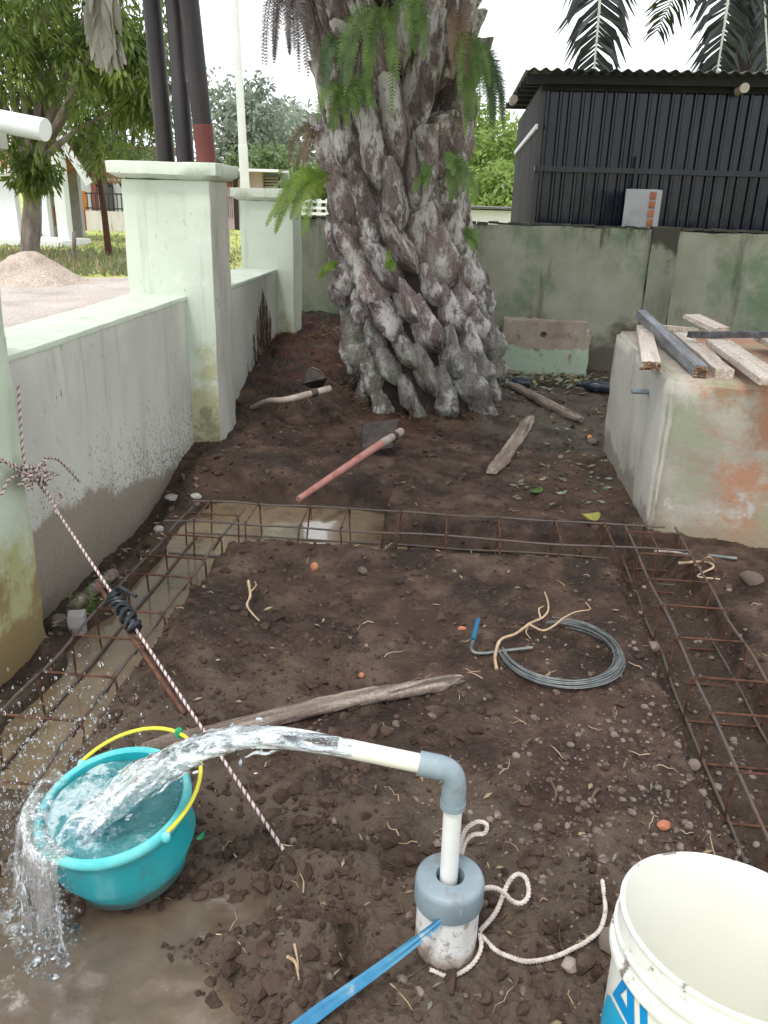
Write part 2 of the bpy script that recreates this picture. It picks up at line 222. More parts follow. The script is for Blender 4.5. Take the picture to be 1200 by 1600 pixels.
MT['logo2'] = mat('teal_print', [(.0, .30, .50), (.02, .36, .58)], scale=9, rough=.4, bump=0)
MT['iron'] = mat('navy_sheet', [(.003, .005, .012), (.006, .009, .02), (.009, .012, .025)], scale=3, stretch=(1, 1, .2), rough=.16, bump=.25, bscale=4, bdist=.05, bstretch=(1.6, 1, .2), spec=.36, rvar=.08, layers=[dict(col=(.03, .03, .035), scale=5, stretch=(1, 1, .3), lo=.56, hi=.7, amt=.6)])
MT['irongrey'] = mat('grey_sheet', [(.02, .02, .022), (.045, .045, .047), (.09, .088, .085)], scale=5, stretch=(1, 1, .2), rough=.5, bump=.2, bscale=15)
MT['roofsheet'] = mat('roof_sheet', [(.045, .043, .04), (.085, .082, .076), (.13, .126, .12)], scale=5, rough=.6, bump=.2, bscale=20)
MT['timber_dark'] = mat('dark_timber', [(.010, .010, .012), (.022, .020, .022)], scale=9, rough=.8, bump=.3)
MT['white'] = mat('white_paint', [(.68, .70, .71), (.76, .77, .78)], scale=2, rough=.7, bump=.1, layers=[dict(col=(.5, .5, .47), scale=3, stretch=(1, 1, .3), lo=.58, hi=.75, amt=.5)])
MT['grey_render'] = mat('grey_render', [(.34, .35, .36), (.44, .45, .46)], scale=2, rough=.9, bump=.2, layers=[dict(col=(.25, .24, .23), scale=3, lo=.55, hi=.7, amt=.5)])
MT['brickred'] = mat('brick_red', [(.26, .09, .05), (.36, .14, .08), (.42, .19, .12)], scale=9, rough=.9, bump=.4)
MT['tile'] = mat('red_roof_tile', [(.26, .09, .06), (.38, .14, .09), (.46, .2, .14)], scale=5, rough=.85, bump=.3, objvar=.2)
MT['orange'] = mat('orange_paint', [(.62, .20, .04), (.70, .25, .06)], scale=4, rough=.7, bump=.1)
MT['pink'] = mat('pink_paint', [(.58, .42, .46), (.68, .52, .55)], scale=3, rough=.8, bump=.1)
MT['fencewall'] = mat('stained_white_wall', [(.42, .38, .35), (.58, .55, .52), (.66, .63, .6)], scale=2, stretch=(1, 1, .25), rough=.9, bump=.2, layers=[dict(col=(.16, .12, .1), scale=3, stretch=(1, 1, .2), lo=.55, hi=.7, amt=.7)])
MT['black'] = mat('black_paint', [(.012, .011, .013), (.03, .026, .028)], scale=6, rough=.45, bump=.2)
MT['polepaint'] = mat('black_pole', [(.012, .011, .013), (.035, .028, .028)], scale=5, stretch=(1, 1, .3), rough=.5, bump=.3, bscale=30, layers=[dict(col=(.11, .07, .06), scale=40, lo=.64, hi=.7, amt=.7)])
MT['redoxide'] = mat('red_oxide_pole', [(.13, .035, .03), (.19, .055, .045)], scale=6, rough=.6, bump=.3)
MT['concrete_pole'] = mat('pole_concrete', [(.62, .62, .63), (.72, .72, .73)], scale=3, rough=.8, bump=.1)
MT['stone'] = mat('pebble', [(.08, .057, .045), (.15, .118, .096), (.26, .215, .18)], scale=3, coord='obj', rough=.8, bump=.3, bscale=90, bdist=.003, objvar=.3)
MT['gravel'] = mat('gravel', [(.05, .033, .025), (.105, .078, .062), (.23, .185, .155)], scale=35, rough=.8, bump=.4, bscale=200, bdist=.003)
MT['whitestone'] = mat('white_stone', [(.26, .25, .24), (.38, .37, .355)], scale=15, rough=.8, bump=.4)
MT['root'] = mat('pale_root', [(.26, .17, .10), (.42, .30, .19), (.50, .38, .26)], scale=25, rough=.85, bump=.4, bscale=120, bdist=.003)
MT['rootdark'] = mat('dark_root', [(.035, .019, .013), (.085, .05, .033), (.17, .11, .075)], scale=15, rough=.9, bump=.4)
MT['handle'] = mat('hoe_handle', [(.22, .17, .14), (.34, .28, .24), (.42, .36, .32)], scale=15, rough=.75, bump=.4, bscale=90, bdist=.004)
MT['handle_red'] = mat('red_hoe_handle', [(.24, .09, .075), (.36, .16, .13), (.30, .20, .17)], scale=18, rough=.7, bump=.4, bscale=90, bdist=.004, layers=[dict(col=(.07, .05, .045), scale=14, lo=.58, hi=.68, amt=.8)])
MT['glassblack'] = mat('dark_bottle', [(.012, .016, .024), (.03, .038, .05)], scale=8, rough=.2, bump=0)
MT['windowglass'] = mat('window_glass', [(.03, .035, .04), (.06, .065, .07)], scale=2, rough=.1, bump=0)
MT['leafdry'] = leafmat('dry_leaf', (.20, .15, .08), (.36, .30, .18), tl=.15)
MT['leafyel'] = leafmat('yellow_leaf', (.25, .24, .05), (.40, .37, .10), tl=.25)
MT['leaflit'] = leafmat('litter_leaf', (.09, .095, .06), (.21, .20, .14), scale=3, tl=.15)
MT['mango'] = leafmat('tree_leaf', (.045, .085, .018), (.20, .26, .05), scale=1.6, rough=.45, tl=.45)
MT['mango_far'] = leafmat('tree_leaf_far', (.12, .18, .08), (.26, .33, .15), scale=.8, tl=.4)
MT['tree_grey'] = leafmat('tree_leaf_greyish', (.19, .235, .19), (.36, .40, .33), scale=.6, tl=.35)  # pale greyed green: distance haze is mixed into the leaf colour
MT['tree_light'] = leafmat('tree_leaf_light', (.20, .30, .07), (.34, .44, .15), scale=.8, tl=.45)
MT['fern'] = leafmat('fern_green', (.065, .125, .028), (.19, .28, .075), scale=9, tl=.4)
MT['fernlight'] = leafmat('fern_light', (.13, .22, .03), (.28, .38, .07), scale=9, tl=.5)
MT['ferndark'] = leafmat('fern_dark', (.035, .07, .026), (.10, .16, .06), scale=9, tl=.25)
MT['ferndry'] = leafmat('fern_dry', (.10, .065, .035), (.20, .14, .08), scale=9, tl=.25)
MT['drygrey'] = leafmat('dry_hanging', (.06, .045, .045), (.15, .12, .11), scale=9, tl=.15)
MT['frond'] = leafmat('palm_leaflet', (.010, .017, .014), (.022, .032, .024), scale=5, rough=.4, tl=.08)
MT['rachis'] = mat('palm_rachis', [(.5, .5, .44), (.62, .62, .56)], scale=9, rough=.5, bump=.1)
MT['frond_dry'] = leafmat('dry_palm_leaflet', (.20, .19, .15), (.32, .31, .25), scale=5, tl=.3)
MT['jet'] = watermat('jet_water', (.93, .97, 1), (.74, .79, .82), .44, .64, 9, stretch=(.7, 5, 5), bump=.7, bscale=14)
MT['curtain'] = watermat('falling_water', (.95, .97, .98), (.66, .71, .74), .52, .70, 30, stretch=(1.6, 1.6, .3), alpha=.45, bump=.6, bscale=30)
MT['drop'] = watermat('water_drops', (.97, .98, 1), (.8, .83, .86), .5, .75, 40, bump=0)
MT['pailwater'] = mat('aerated_pail_water', [(.025, .16, .18), (.05, .235, .25), (.11, .32, .33)], scale=9, detail=8, rough=.07, bump=.9, bscale=22, bdist=.03, spec=.6, layers=[
    dict(col=(.36, .54, .57), scale=42, lo=.55, hi=.66, amt=.7), dict(col=(.58, .70, .72), scale=16, detail=9, lo=.54, hi=.66, z=(-.78, -.56), axis=0, zg=.16, amt=.8)])

# ------------------------------------------------------------------ mesh builder
class MB:
    def __init__(s): s.v = []; s.f = []; s.mi = []; s.cur = 0
    def add(s, vs, fs):
        o = len(s.v); s.v.extend(Vector(x) for x in vs); s.f.extend(tuple(i+o for i in f) for f in fs); s.mi.extend([s.cur]*len(fs)); return s
    def box(s, c, d, rot=None, bev=0.0, jit=0.0):
        hx, hy, hz = d[0]/2, d[1]/2, d[2]/2
        if bev <= 0:
            vs = [Vector((x, y, z)) for z in (-hz, hz) for y in (-hy, hy) for x in (-hx, hx)]
            fs = [(0, 2, 3, 1), (4, 5, 7, 6), (0, 1, 5, 4), (2, 6, 7, 3), (0, 4, 6, 2), (1, 3, 7, 5)]
        else:
            bm = bmesh.new(); bmesh.ops.create_cube(bm, size=1)
            for v in bm.verts: v.co = Vector((v.co.x*d[0], v.co.y*d[1], v.co.z*d[2]))
            bmesh.ops.bevel(bm, geom=bm.edges[:]+bm.verts[:], offset=bev, segments=2, affect='EDGES', profile=.6)
            bm.verts.index_update(); vs = [v.co.copy() for v in bm.verts]; fs = [tuple(v.index for v in f.verts) for f in bm.faces]; bm.free()
        if jit: vs = [v+Vector((random.uniform(-jit, jit), random.uniform(-jit, jit), random.uniform(-jit, jit))) for v in vs]
        c = Vector(c)
        if rot is not None: vs = [rot @ v for v in vs]
        return s.add([v+c for v in vs], fs)
    def span(s, a, b, bev=0.0):
        a, b = Vector(a), Vector(b); return s.box((a+b)/2, (abs(b.x-a.x), abs(b.y-a.y), abs(b.z-a.z)), None, bev)
    def bar(s, a, b, w, h, bev=0.0, upv=(0, 0, 1)):
        a, b = Vector(a), Vector(b); x = (b-a); L = x.length; x.normalize(); u = Vector(upv); y = u.cross(x); y.normalize(); z = x.cross(y)
        return s.box((a+b)/2, (L, w, h), Matrix((x, y, z)).transposed(), bev)
    def tube(s, pts, rad, n=8, cap=True, close=False):
        P = [Vector(p) for p in pts]; k = len(P); rr = rad if isinstance(rad, (list, tuple)) else [rad]*k
        prev = None; vs = []
        for i, p in enumerate(P):
            if close: t = P[(i+1) % k]-P[i-1]
            else: t = P[min(i+1, k-1)]-P[max(i-1, 0)]
            if t.length < 1e-9: t = Vector((0, 0, 1))
            t.normalize()
            if prev is None:
                a = Vector((0, 0, 1)) if abs(t.z) < .9 else Vector((1, 0, 0)); nrm = t.cross(a).normalized()
            else:
                nrm = prev - t*prev.dot(t)
                nrm = nrm.normalized() if nrm.length > 1e-6 else t.orthogonal().normalized()
            prev = nrm; bn = t.cross(nrm)
            for j in range(n):
                a = 2*math.pi*j/n; vs.append(p+(nrm*math.cos(a)+bn*math.sin(a))*rr[i])
        fs = []
        m = k if close else k-1
        for i in range(m):
            for j in range(n):
                a, b = i*n+j, i*n+(j+1) % n; c, d = ((i+1) % k)*n+(j+1) % n, ((i+1) % k)*n+j; fs.append((a, b, c, d))
        if cap and not close: fs.append(tuple(range(n-1, -1, -1))); fs.append(tuple((k-1)*n+j for j in range(n)))
        return s.add(vs, fs)
    def lathe(s, prof, c=(0, 0, 0), n=32, rot=None, cap0=False, cap1=False):
        vs = []; c = Vector(c)
        for (r_, z) in prof:
            for j in range(n):
                a = 2*math.pi*j/n; v = Vector((r_*math.cos(a), r_*math.sin(a), z)); v = rot @ v if rot is not None else v; vs.append(v+c)
        fs = [(i*n+j, i*n+(j+1) % n, (i+1)*n+(j+1) % n, (i+1)*n+j) for i in range(len(prof)-1) for j in range(n)]
        if cap0: fs.append(tuple(range(n-1, -1, -1)))
        if cap1: fs.append(tuple((len(prof)-1)*n+j for j in range(n)))
        return s.add(vs, fs)
    def prism(s, poly, a, b):
        """poly: list of Vectors (planar); extruded by a and b along its offsets"""
        a, b = Vector(a), Vector(b); n = len(poly)
        vs = [Vector(p)+a for p in poly]+[Vector(p)+b for p in poly]
        fs = [tuple(range(n-1, -1, -1)), tuple(range(n, 2*n))]+[(i, (i+1) % n, n+(i+1) % n, n+i) for i in range(n)]
        return s.add(vs, fs)
    def rock(s, c, r_, sub=1, jit=.25, squash=(1, 1, .7), rot=None):
        vs, fs = ICO[sub]; q = Quaternion((random.gauss(0, 1), random.gauss(0, 1), random.gauss(0, 1), random.gauss(0, 1))).normalized() if rot is None else rot
        sq = [x*random.uniform(.75, 1.25) for x in squash]; c = Vector(c); out = []
        qq = Quaternion((random.gauss(0, 1), random.gauss(0, 1), random.gauss(0, 1), random.gauss(0, 1))).normalized()
        qz = Quaternion((0, 0, 1), random.uniform(0, 6.28))
        for v in vs:
            w = (qq @ v)*(1+random.uniform(-jit, jit)); w = Vector((w.x*sq[0], w.y*sq[1], w.z*sq[2])); out.append(c+(qz @ w)*r_)
        return s.add(out, fs)
    def build(s, name, material, parent=None, origin=None, smooth=True, angle=40):
        me = bpy.data.meshes.new(name)
        org = Vector(origin) if origin is not None else (Vector(ROOT.get(parent.name, (0, 0, 0))) if parent else Vector((0, 0, 0)))
        me.from_pydata([tuple(v-org) for v in s.v], [], s.f)
        mats = material if isinstance(material, (list, tuple)) else [material]
        for k in mats: me.materials.append(MT[k] if isinstance(k, str) else k)
        if len(mats) > 1: me.polygons.foreach_set('material_index', s.mi)
        o = bpy.data.objects.new(name, me); COL.objects.link(o)
        if parent: o.parent = parent; ROOT[o.name] = org
        else: o.location = org; ROOT[o.name] = org
        if smooth:
            me.polygons.foreach_set('use_smooth', [True]*len(me.polygons))
            try: me.set_sharp_from_angle(angle=R(angle))
            except Exception: pass
        me.update(); return o
ROOT = {}
ICO = {}
for k in (1, 2, 3):
    bm = bmesh.new(); bmesh.ops.create_icosphere(bm, subdivisions=k, radius=1); bm.verts.index_update()
    ICO[k] = ([v.co.copy() for v in bm.verts], [tuple(v.index for v in f.verts) for f in bm.faces]); bm.free()
def tag(o, label=None, cat=None, group=None, kind=None):
    if label: o['label'] = label
    if cat: o['category'] = cat
    if group: o['group'] = group
    if kind: o['kind'] = kind
    return o
def thing(name, label, cat, loc=(0, 0, 0), group=None):
    o = bpy.data.objects.new(name, None); COL.objects.link(o); o.location = loc; o.empty_display_size = .1; ROOT[o.name] = Vector(loc)
    return tag(o, label, cat, group)
def one(name, mb, m, label, cat, loc=(0, 0, 0), group=None, smooth=True, angle=40):
    return tag(mb.build(name, m, None, loc, smooth, angle), label, cat, group)
def struct(name, mb, m, smooth=False): return tag(mb.build(name, m, None, None, smooth), kind='structure')
def bez(pts, n=12):
    """Catmull-Rom through the points"""
    P = [Vector(p) for p in pts]; P = [P[0]*2-P[1]]+P+[P[-1]*2-P[-2]]; out = []
    for i in range(1, len(P)-2):
        for k in range(n):
            t = k/n; a, b, c, d = P[i-1:i+3]
            out.append(.5*((2*b)+(c-a)*t+(2*a-5*b+4*c-d)*t*t+(-a+3*b-3*c+d)*t**3))
    out.append(P[-2]); return out

# ------------------------------------------------------------------ numpy value noise
_perm = rng.random((256, 256))
def vn(x, y):
    xi = np.floor(x).astype(int); yi = np.floor(y).astype(int); fx = x-xi; fy = y-yi
    fx = fx*fx*fx*(fx*(fx*6-15)+10); fy = fy*fy*fy*(fy*(fy*6-15)+10)
    g = lambda a, b: _perm[a & 255, b & 255]
    return (g(xi, yi)*(1-fx)+g(xi+1, yi)*fx)*(1-fy)+(g(xi, yi+1)*(1-fx)+g(xi+1, yi+1)*fx)*fy
def fbm(x, y, oc=4, gain=.5):
    s = 0; a = 1; t = 0
    for k in range(oc):
        s = s+a*(vn(x*2**k+13.7*k, y*2**k+7.1*k)-.5); t += a; a *= gain
    return s/t
def sst(x, a, b):
    t = np.clip((x-a)/(b-a), 0, 1); return t*t*(3-2*t)
def bumpat(x, y, cx, cy, rx, ry, ang=0.0):
    c, s_ = math.cos(ang), math.sin(ang); dx = (x-cx)*c+(y-cy)*s_; dy = -(x-cx)*s_+(y-cy)*c
    return np.exp(-((dx/rx)**2+(dy/ry)**2))
FEET = [(-.05, 1.62, .3), (.22, 1.86, -.2), (-.34, 2.05, .5), (.12, 2.72, .1), (-.45, 2.55, -.4), (.42, 2.75, .6), (-.02, 4.0, .3), (-.55, 3.95, -.2), (.3, 3.7, .8), (.45, 4.5, .1), (-.18, 1.42, -.5), (.2, 1.35, .9), (.12, .95, .2)]
def height(x, y, fine=True):
    x = np.asarray(x, float); y = np.asarray(y, float)
    wob = fbm(x*4, y*4, 3)*.16
    h = fbm(x*1.3, y*1.3, 3)*.035
    # strip by the wall, trenches
    h = h-.085*sst(-x, 1.05, 1.25)*(1-sst(y, 3.3, 4.1))-.085*sst(-x, 1.27, 1.42)*(1-sst(y, 3.6, 4.3))
    tl = sst(x+wob*.5, -1.21, -1.15)*(1-sst(x+wob*.5, -.945, -.875))*(1-sst(y, 2.9, 3.1))*sst(y, 1.40, 1.72)
    tb = sst(y+wob*.5, 2.95, 3.02)*(1-sst(y+wob*.6, 3.54, 3.70))*sst(x, -1.25, -1.10)*(1-sst(x+wob*.3, -.335, -.295))
    tb2 = sst(y+wob*.3, 2.93, 3.04)*(1-sst(y+wob*.3, 3.22, 3.32))*sst(x, -.4, -.2)*(1-sst(x, .85, .95))
    tr = sst(x+wob*.4, .60, .70)*(1-sst(x+wob*.4, .88, .98))*(1-sst(y, 3.15, 3.3))
    h = h-.21*np.maximum(tl, tb)-.12*np.maximum(tb2, tr*.85)
    # mound of red earth between the wall and the palm
    md = sst(y, 4.0, 6.4)*(1-sst(x, -1.05, -.55))
    h = h+.30*md*(1+.35*fbm(x*5, y*5, 3)) + .06*sst(y, 4.4, 5.2)*(1-sst(x, .1, .5))
    h = h+.05*bumpat(x, y, -1.0, 3.95, .25, .25)+.05*bumpat(x, y, -1.22, 3.75, .12, .3)
    # spoil heaped along the trench edges
    h = h+.035*np.exp(-((x+.80)/.10)**2)*(1-sst(y, 2.7, 3.0))*sst(y, 1.5, 1.9)+.03*np.exp(-((y-2.88)/.07)**2)*sst(x, -.9, -.7)*(1-sst(x, .5, .7))
    # trampled mud in front
    fr = 1-sst(y+wob, 1.15, 1.75)
    h = h-.062*fr*(1-sst(x+wob, -.46, -.22))-.010*fr+.035*bumpat(x, y, -.63, 1.29, .10, .12)
    h = h+fr*(.030*fbm(x*9, y*9, 4)*2)
    h = h-.060*bumpat(x, y, -.145, 1.125, .022, .085, .25)-.045*bumpat(x, y, -.085, 1.33, .025, .03)+.03*bumpat(x, y, -.20, 1.16, .04, .09)+.03*bumpat(x, y, -.24, 1.30, .06, .06)
    h = h+.055*bumpat(x, y, -.37, 1.105, .12, .030, -.1)+.05*bumpat(x, y, -.25, 1.09, .05, .08)-.055*bumpat(x, y, -.40, 1.215, .13, .045, .25)-.05*bumpat(x, y, -.50, .97, .17, .07)-.03*bumpat(x, y, -.7, 1.1, .12, .1)+.03*bumpat(x, y, -.22, 1.22, .06, .05)
    for (fx, fy_, fa) in FEET:
        fp = bumpat(x, y, fx, fy_, .042, .115, fa); h = h-.017*np.clip(fp*1.6, 0, 1)+.010*np.clip(bumpat(x, y, fx, fy_, .065, .145, fa)-fp, 0, 1)
    if fine:
        rough = .62+.48*np.clip(tl+tb+tr+tb2+sst(y, 3.8, 5)*.6+fr*.8+.7*np.exp(-((x+.78)/.16)**2)+.6*sst(-x, 1.0, 1.1), 0, 1)
        h = h+rough*(.030*fbm(x*14, y*14, 3)+.020*np.abs(fbm(x*34+5, y*34, 3))+.010*fbm(x*80, y*80, 2))
        h = h+.009*fbm(x*42+3, y*42, 3)+.010*fbm(x*17+9, y*17, 2)
    return h
def hz(x, y): return float(height(np.array([x]), np.array([y]))[0])

# ------------------------------------------------------------------ ground
g = MB()
IX0, IX1, IY0, IY1 = -1.60, 3.55, .46, 7.0
BIG = 900
for (a, b, c, d) in [(-BIG, IX0, -BIG, BIG), (IX1, BIG, -BIG, BIG), (IX0, IX1, -BIG, IY0), (IX0, IX1, IY1, BIG)]:
    g.add([(a, c, 0), (b, c, 0), (b, d, 0), (a, d, 0)], [(0, 1, 2, 3)])
struct('ground', g, 'grass')
NR, NC = 1000, 640
ys = np.exp(np.linspace(math.log(IY0), math.log(7.02), NR))
u = np.linspace(0, 1, NC)
L_ = np.maximum(-1.68, -(.75+.75*ys)); Rr = np.minimum(3.6, .8+.75*ys)
X = L_[:, None]+(Rr-L_)[:, None]*u[None, :]; Yg = np.repeat(ys[:, None], NC, 1)
Hh = height(X, Yg)
me = bpy.data.meshes.new('soil'); nv = NR*NC
co = np.stack([X, Yg, Hh], -1).reshape(-1, 3).astype(np.float32)
me.vertices.add(nv); me.vertices.foreach_set('co', co.ravel())
idx = np.arange(nv).reshape(NR, NC); q = np.stack([idx[:-1, :-1], idx[:-1, 1:], idx[1:, 1:], idx[1:, :-1]], -1).reshape(-1, 4)
nf = len(q); me.loops.add(nf*4); me.loops.foreach_set('vertex_index', q.ravel().astype(np.int32)); me.polygons.add(nf)
me.polygons.foreach_set('loop_start', (np.arange(nf)*4).astype(np.int32)); me.polygons.foreach_set('use_smooth', np.ones(nf, bool))
me.update(calc_edges=True); me.validate(); me.materials.append(MT['soil'])
so_ = bpy.data.objects.new('soil', me); COL.objects.link(so_); tag(so_, kind='structure')

def sheet(name, x0, x1, y0, y1, z, m, n=2, amp=0):
    mb = MB(); xs = np.linspace(x0, x1, n); yy = np.linspace(y0, y1, n)
    vs = [(x, y, z+(amp*float(fbm(np.array([x*18]), np.array([y*18]), 3)[0]) if amp else 0)) for y in yy for x in xs]
    mb.add(vs, [(j*n+i, j*n+i+1, (j+1)*n+i+1, (j+1)*n+i) for j in range(n-1) for i in range(n-1)])
    return struct(name, mb, m, smooth=True)
sheet('trench_water', -1.30, -.20, 1.46, 3.80, -.105, 'mudwater')
sheet('puddle_water', -1.4, -.22, .50, 1.44, -.052, 'splashwater', 60, .02)

# road and lawn outside
rd = MB()
pl = [Z(-260, 520), Z(-40, 455), Z(60, 462), Z(190, 437), Z(300, 430), Z(345, 418), Z(420, 430), Z(440, 520), Z(300, 700)]
pl = [(-30, 9.2, .004), (-14, 10.4, .004), (-6.2, 12.2, .004), (-4.4, 13.2, .004), (-1.0, 15, .004), (4, 17, .004), (4, 9.5, .004), (-1.62, 8.5, .004), (-1.62, -6, .004), (-30, -6, .004)]
rd.add(pl, [tuple(range(len(pl)))]); struct('road', rd, 'road')

# ------------------------------------------------------------------ yard walls and pillars
from mathutils import noise as mnoise
def roughen(o, amp=.006, step=.05, chip=0.0):
    me = o.data; bm = bmesh.new(); bm.from_mesh(me)
    for _ in range(7):
        ed = [e for e in bm.edges if e.calc_length() > step*1.6]
        if not ed: break
        bmesh.ops.subdivide_edges(bm, edges=ed, cuts=1, use_grid_fill=True)
    bmesh.ops.triangulate(bm, faces=[f for f in bm.faces if len(f.verts) > 4])
    bm.normal_update()
    off = {}
    for v in bm.verts:
        p = v.co+o.matrix_world.translation; nz = mnoise.noise(p*3.1)*.5+mnoise.noise(p*9.0)*.32+mnoise.noise(p*27.0)*.18
        d_ = amp*nz*2
        if chip:
            sharp = max((e.calc_face_angle(0) for e in v.link_edges), default=0)
            if sharp > .25: d_ -= chip*max(0, mnoise.noise(p*14.0+Vector((5, 3, 1)))+.1)
        off[v.index] = v.normal*d_
    for v in bm.verts: v.co += off[v.index]
    bm.to_mesh(me); bm.free(); me.polygons.foreach_set('use_smooth', [True]*len(me.polygons)); me.set_sharp_from_angle(angle=R(55)); me.update()
    return o
WX = -1.457; WT = .79
def crackbox(mb, a, b, nx=1, ny=14, nz=8, bev=.006): mb.span(a, b, bev)
def pillar(name, x0, x1, y0, y1, z0, ztop, label, m='green_paint', mside='green_paint', capo=.05, cap_h=.075, grey=False):
    t = thing(name, label, 'pillar', ((x0+x1)/2, (y0+y1)/2, z0))
    so2 = MB().span((x0, y0, z0), (x1, y1, ztop), .008).build('shaft', [m, 'pillar_side' if grey else m], t)
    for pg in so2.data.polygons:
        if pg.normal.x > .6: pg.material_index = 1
    roughen(so2, .005, .06, .008)
    c = MB()
    prof = [(capo*.25, ztop), (capo, ztop+.022), (capo, ztop+cap_h), (capo-.004, ztop+cap_h+.004)]
    vs = []
    for (o, z) in prof: vs += [(x0-o, y0-o, z), (x1+o, y0-o, z), (x1+o, y1+o, z), (x0-o, y1+o, z)]
    fs = [(3, 2, 1, 0), (12, 13, 14, 15)]+[(4*i+j, 4*i+(j+1) % 4, 4*i+4+(j+1) % 4, 4*i+4+j) for i in range(3) for j in range(4)]
    roughen(c.add(vs, fs).build('cap', mside, t, smooth=False), .003, .05, .010)
    return t
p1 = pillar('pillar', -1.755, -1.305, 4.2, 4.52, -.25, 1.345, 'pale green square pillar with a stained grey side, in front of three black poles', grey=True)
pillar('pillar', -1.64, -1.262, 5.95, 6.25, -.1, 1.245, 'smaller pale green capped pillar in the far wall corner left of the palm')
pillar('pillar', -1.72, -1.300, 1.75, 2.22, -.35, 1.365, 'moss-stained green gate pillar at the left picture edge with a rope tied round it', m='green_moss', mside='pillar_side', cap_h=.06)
w = thing('boundary_wall', 'low cement wall with pale green coping between the left edge pillar and the black-pole pillar', 'wall', (-1.6, 3.2, -.3))
roughen(MB().span((-1.75, 2.215, -.35), (WX, 4.205, .772), .004).build('wall_face', 'render', w), .006, .07)
roughen(MB().span((-1.755, 2.21, .768), (WX+.007, 4.21, .792), .006).build('coping', 'green_paint', w), .003, .06, .006)
w = thing('boundary_wall', 'short low wall with mud-streaked root stain between the two green pillars', 'wall', (-1.55, 5.2, -.2))
roughen(MB().span((-1.66, 4.5, -.3), (-1.385, 5.96, .772), .004).build('wall_face', 'render', w), .006, .07)
roughen(MB().span((-1.665, 4.5, .768), (-1.378, 5.955, .792), .006).build('coping', 'green_paint', w), .003, .06, .006)
# white pipe lying across the near pillar's cap
a, b = Yp(-160, 158, 2.13), Yp(71, 203, 2.08)
one('pipe', MB().tube([a, b], .026, 20), 'white', 'white round pipe lying on top of the left edge pillar', 'pipe', a)

bw = thing('back_wall', 'long algae-green rear wall running behind the palm and the concrete tank', 'wall', (1, 6.97, 0))
roughen(MB().span((-1.62, 6.9, -.3), (1.375, 7.05, 1.115), .006).build('wall_panel', 'backwall', bw), .007, .09, .012)
roughen(MB().span((1.575, 6.902, -.3), (4.2, 7.05, 1.105), .006).build('wall_panel', 'backwall', bw), .007, .09, .012)
roughen(MB().span((1.372, 6.878, -.3), (1.578, 7.06, 1.135), .006).build('pilaster', 'darkstain', bw), .007, .09, .012)
mb = MB()
for k in range(70):                                         # ragged cement lip along the top
    x = -1.6+k*.083; L0 = random.uniform(.06, .1)
    if 1.36 < x < 1.6: continue
    mb.box((x, 6.975, 1.118+random.uniform(-.002, .006)), (L0, .14+random.uniform(-.01, .01), .016), None, 0, .004)
mb.build('top_course', 'darkstain', bw, smooth=False)

# ------------------------------------------------------------------ concrete tank on the right
tk = thing('water_tank', 'square rendered concrete tank with peeling orange and green paint, planks on top', 'tank', (1.3, 3.9, 0))
A, B, Cc, D = Vector((.815, 3.33, 0)), Vector((2.1, 3.00, 0)), Vector((2.25, 4.55, 0)), Vector((.80, 4.62, 0))
def quadprism(mb, P, z0, z1, bev=.018):
    bm = bmesh.new(); lo = [bm.verts.new((p.x, p.y, z0)) for p in P]; hi = [bm.verts.new((p.x, p.y, z1)) for p in P]
    bm.faces.new(lo[::-1]); bm.faces.new(hi)
    for i in range(4): bm.faces.new((lo[i], lo[(i+1) % 4], hi[(i+1) % 4], hi[i]))
    bmesh.ops.bevel(bm, geom=bm.edges[:], offset=bev, segments=3, affect='EDGES'); bm.verts.index_update()
    mb.add([v.co.copy() for v in bm.verts], [tuple(v.index for v in f.verts) for f in bm.faces]); bm.free(); return mb
def shrink(P, d):
    c = sum(P, Vector())/4; return [p+(c-p).normalized()*d for p in P]
body = quadprism(MB(), [A, B, Cc, D], -.25, .655, .02)
tbo = body.build('tank_body', ['tank', 'tankside'], tk)
for pg in tbo.data.polygons:
    if pg.normal.x < -.5: pg.material_index = 1
roughen(tbo, .008, .05, .010); tbo.data.set_sharp_from_angle(angle=R(89))
pa = Xp(1013, 613, .812); MB().tube([pa+Vector((.03, 0, .0)), pa+Vector((-.075, -.01, .004))], .011, 14).build('outlet_pipe', 'pvc_grey', tk)

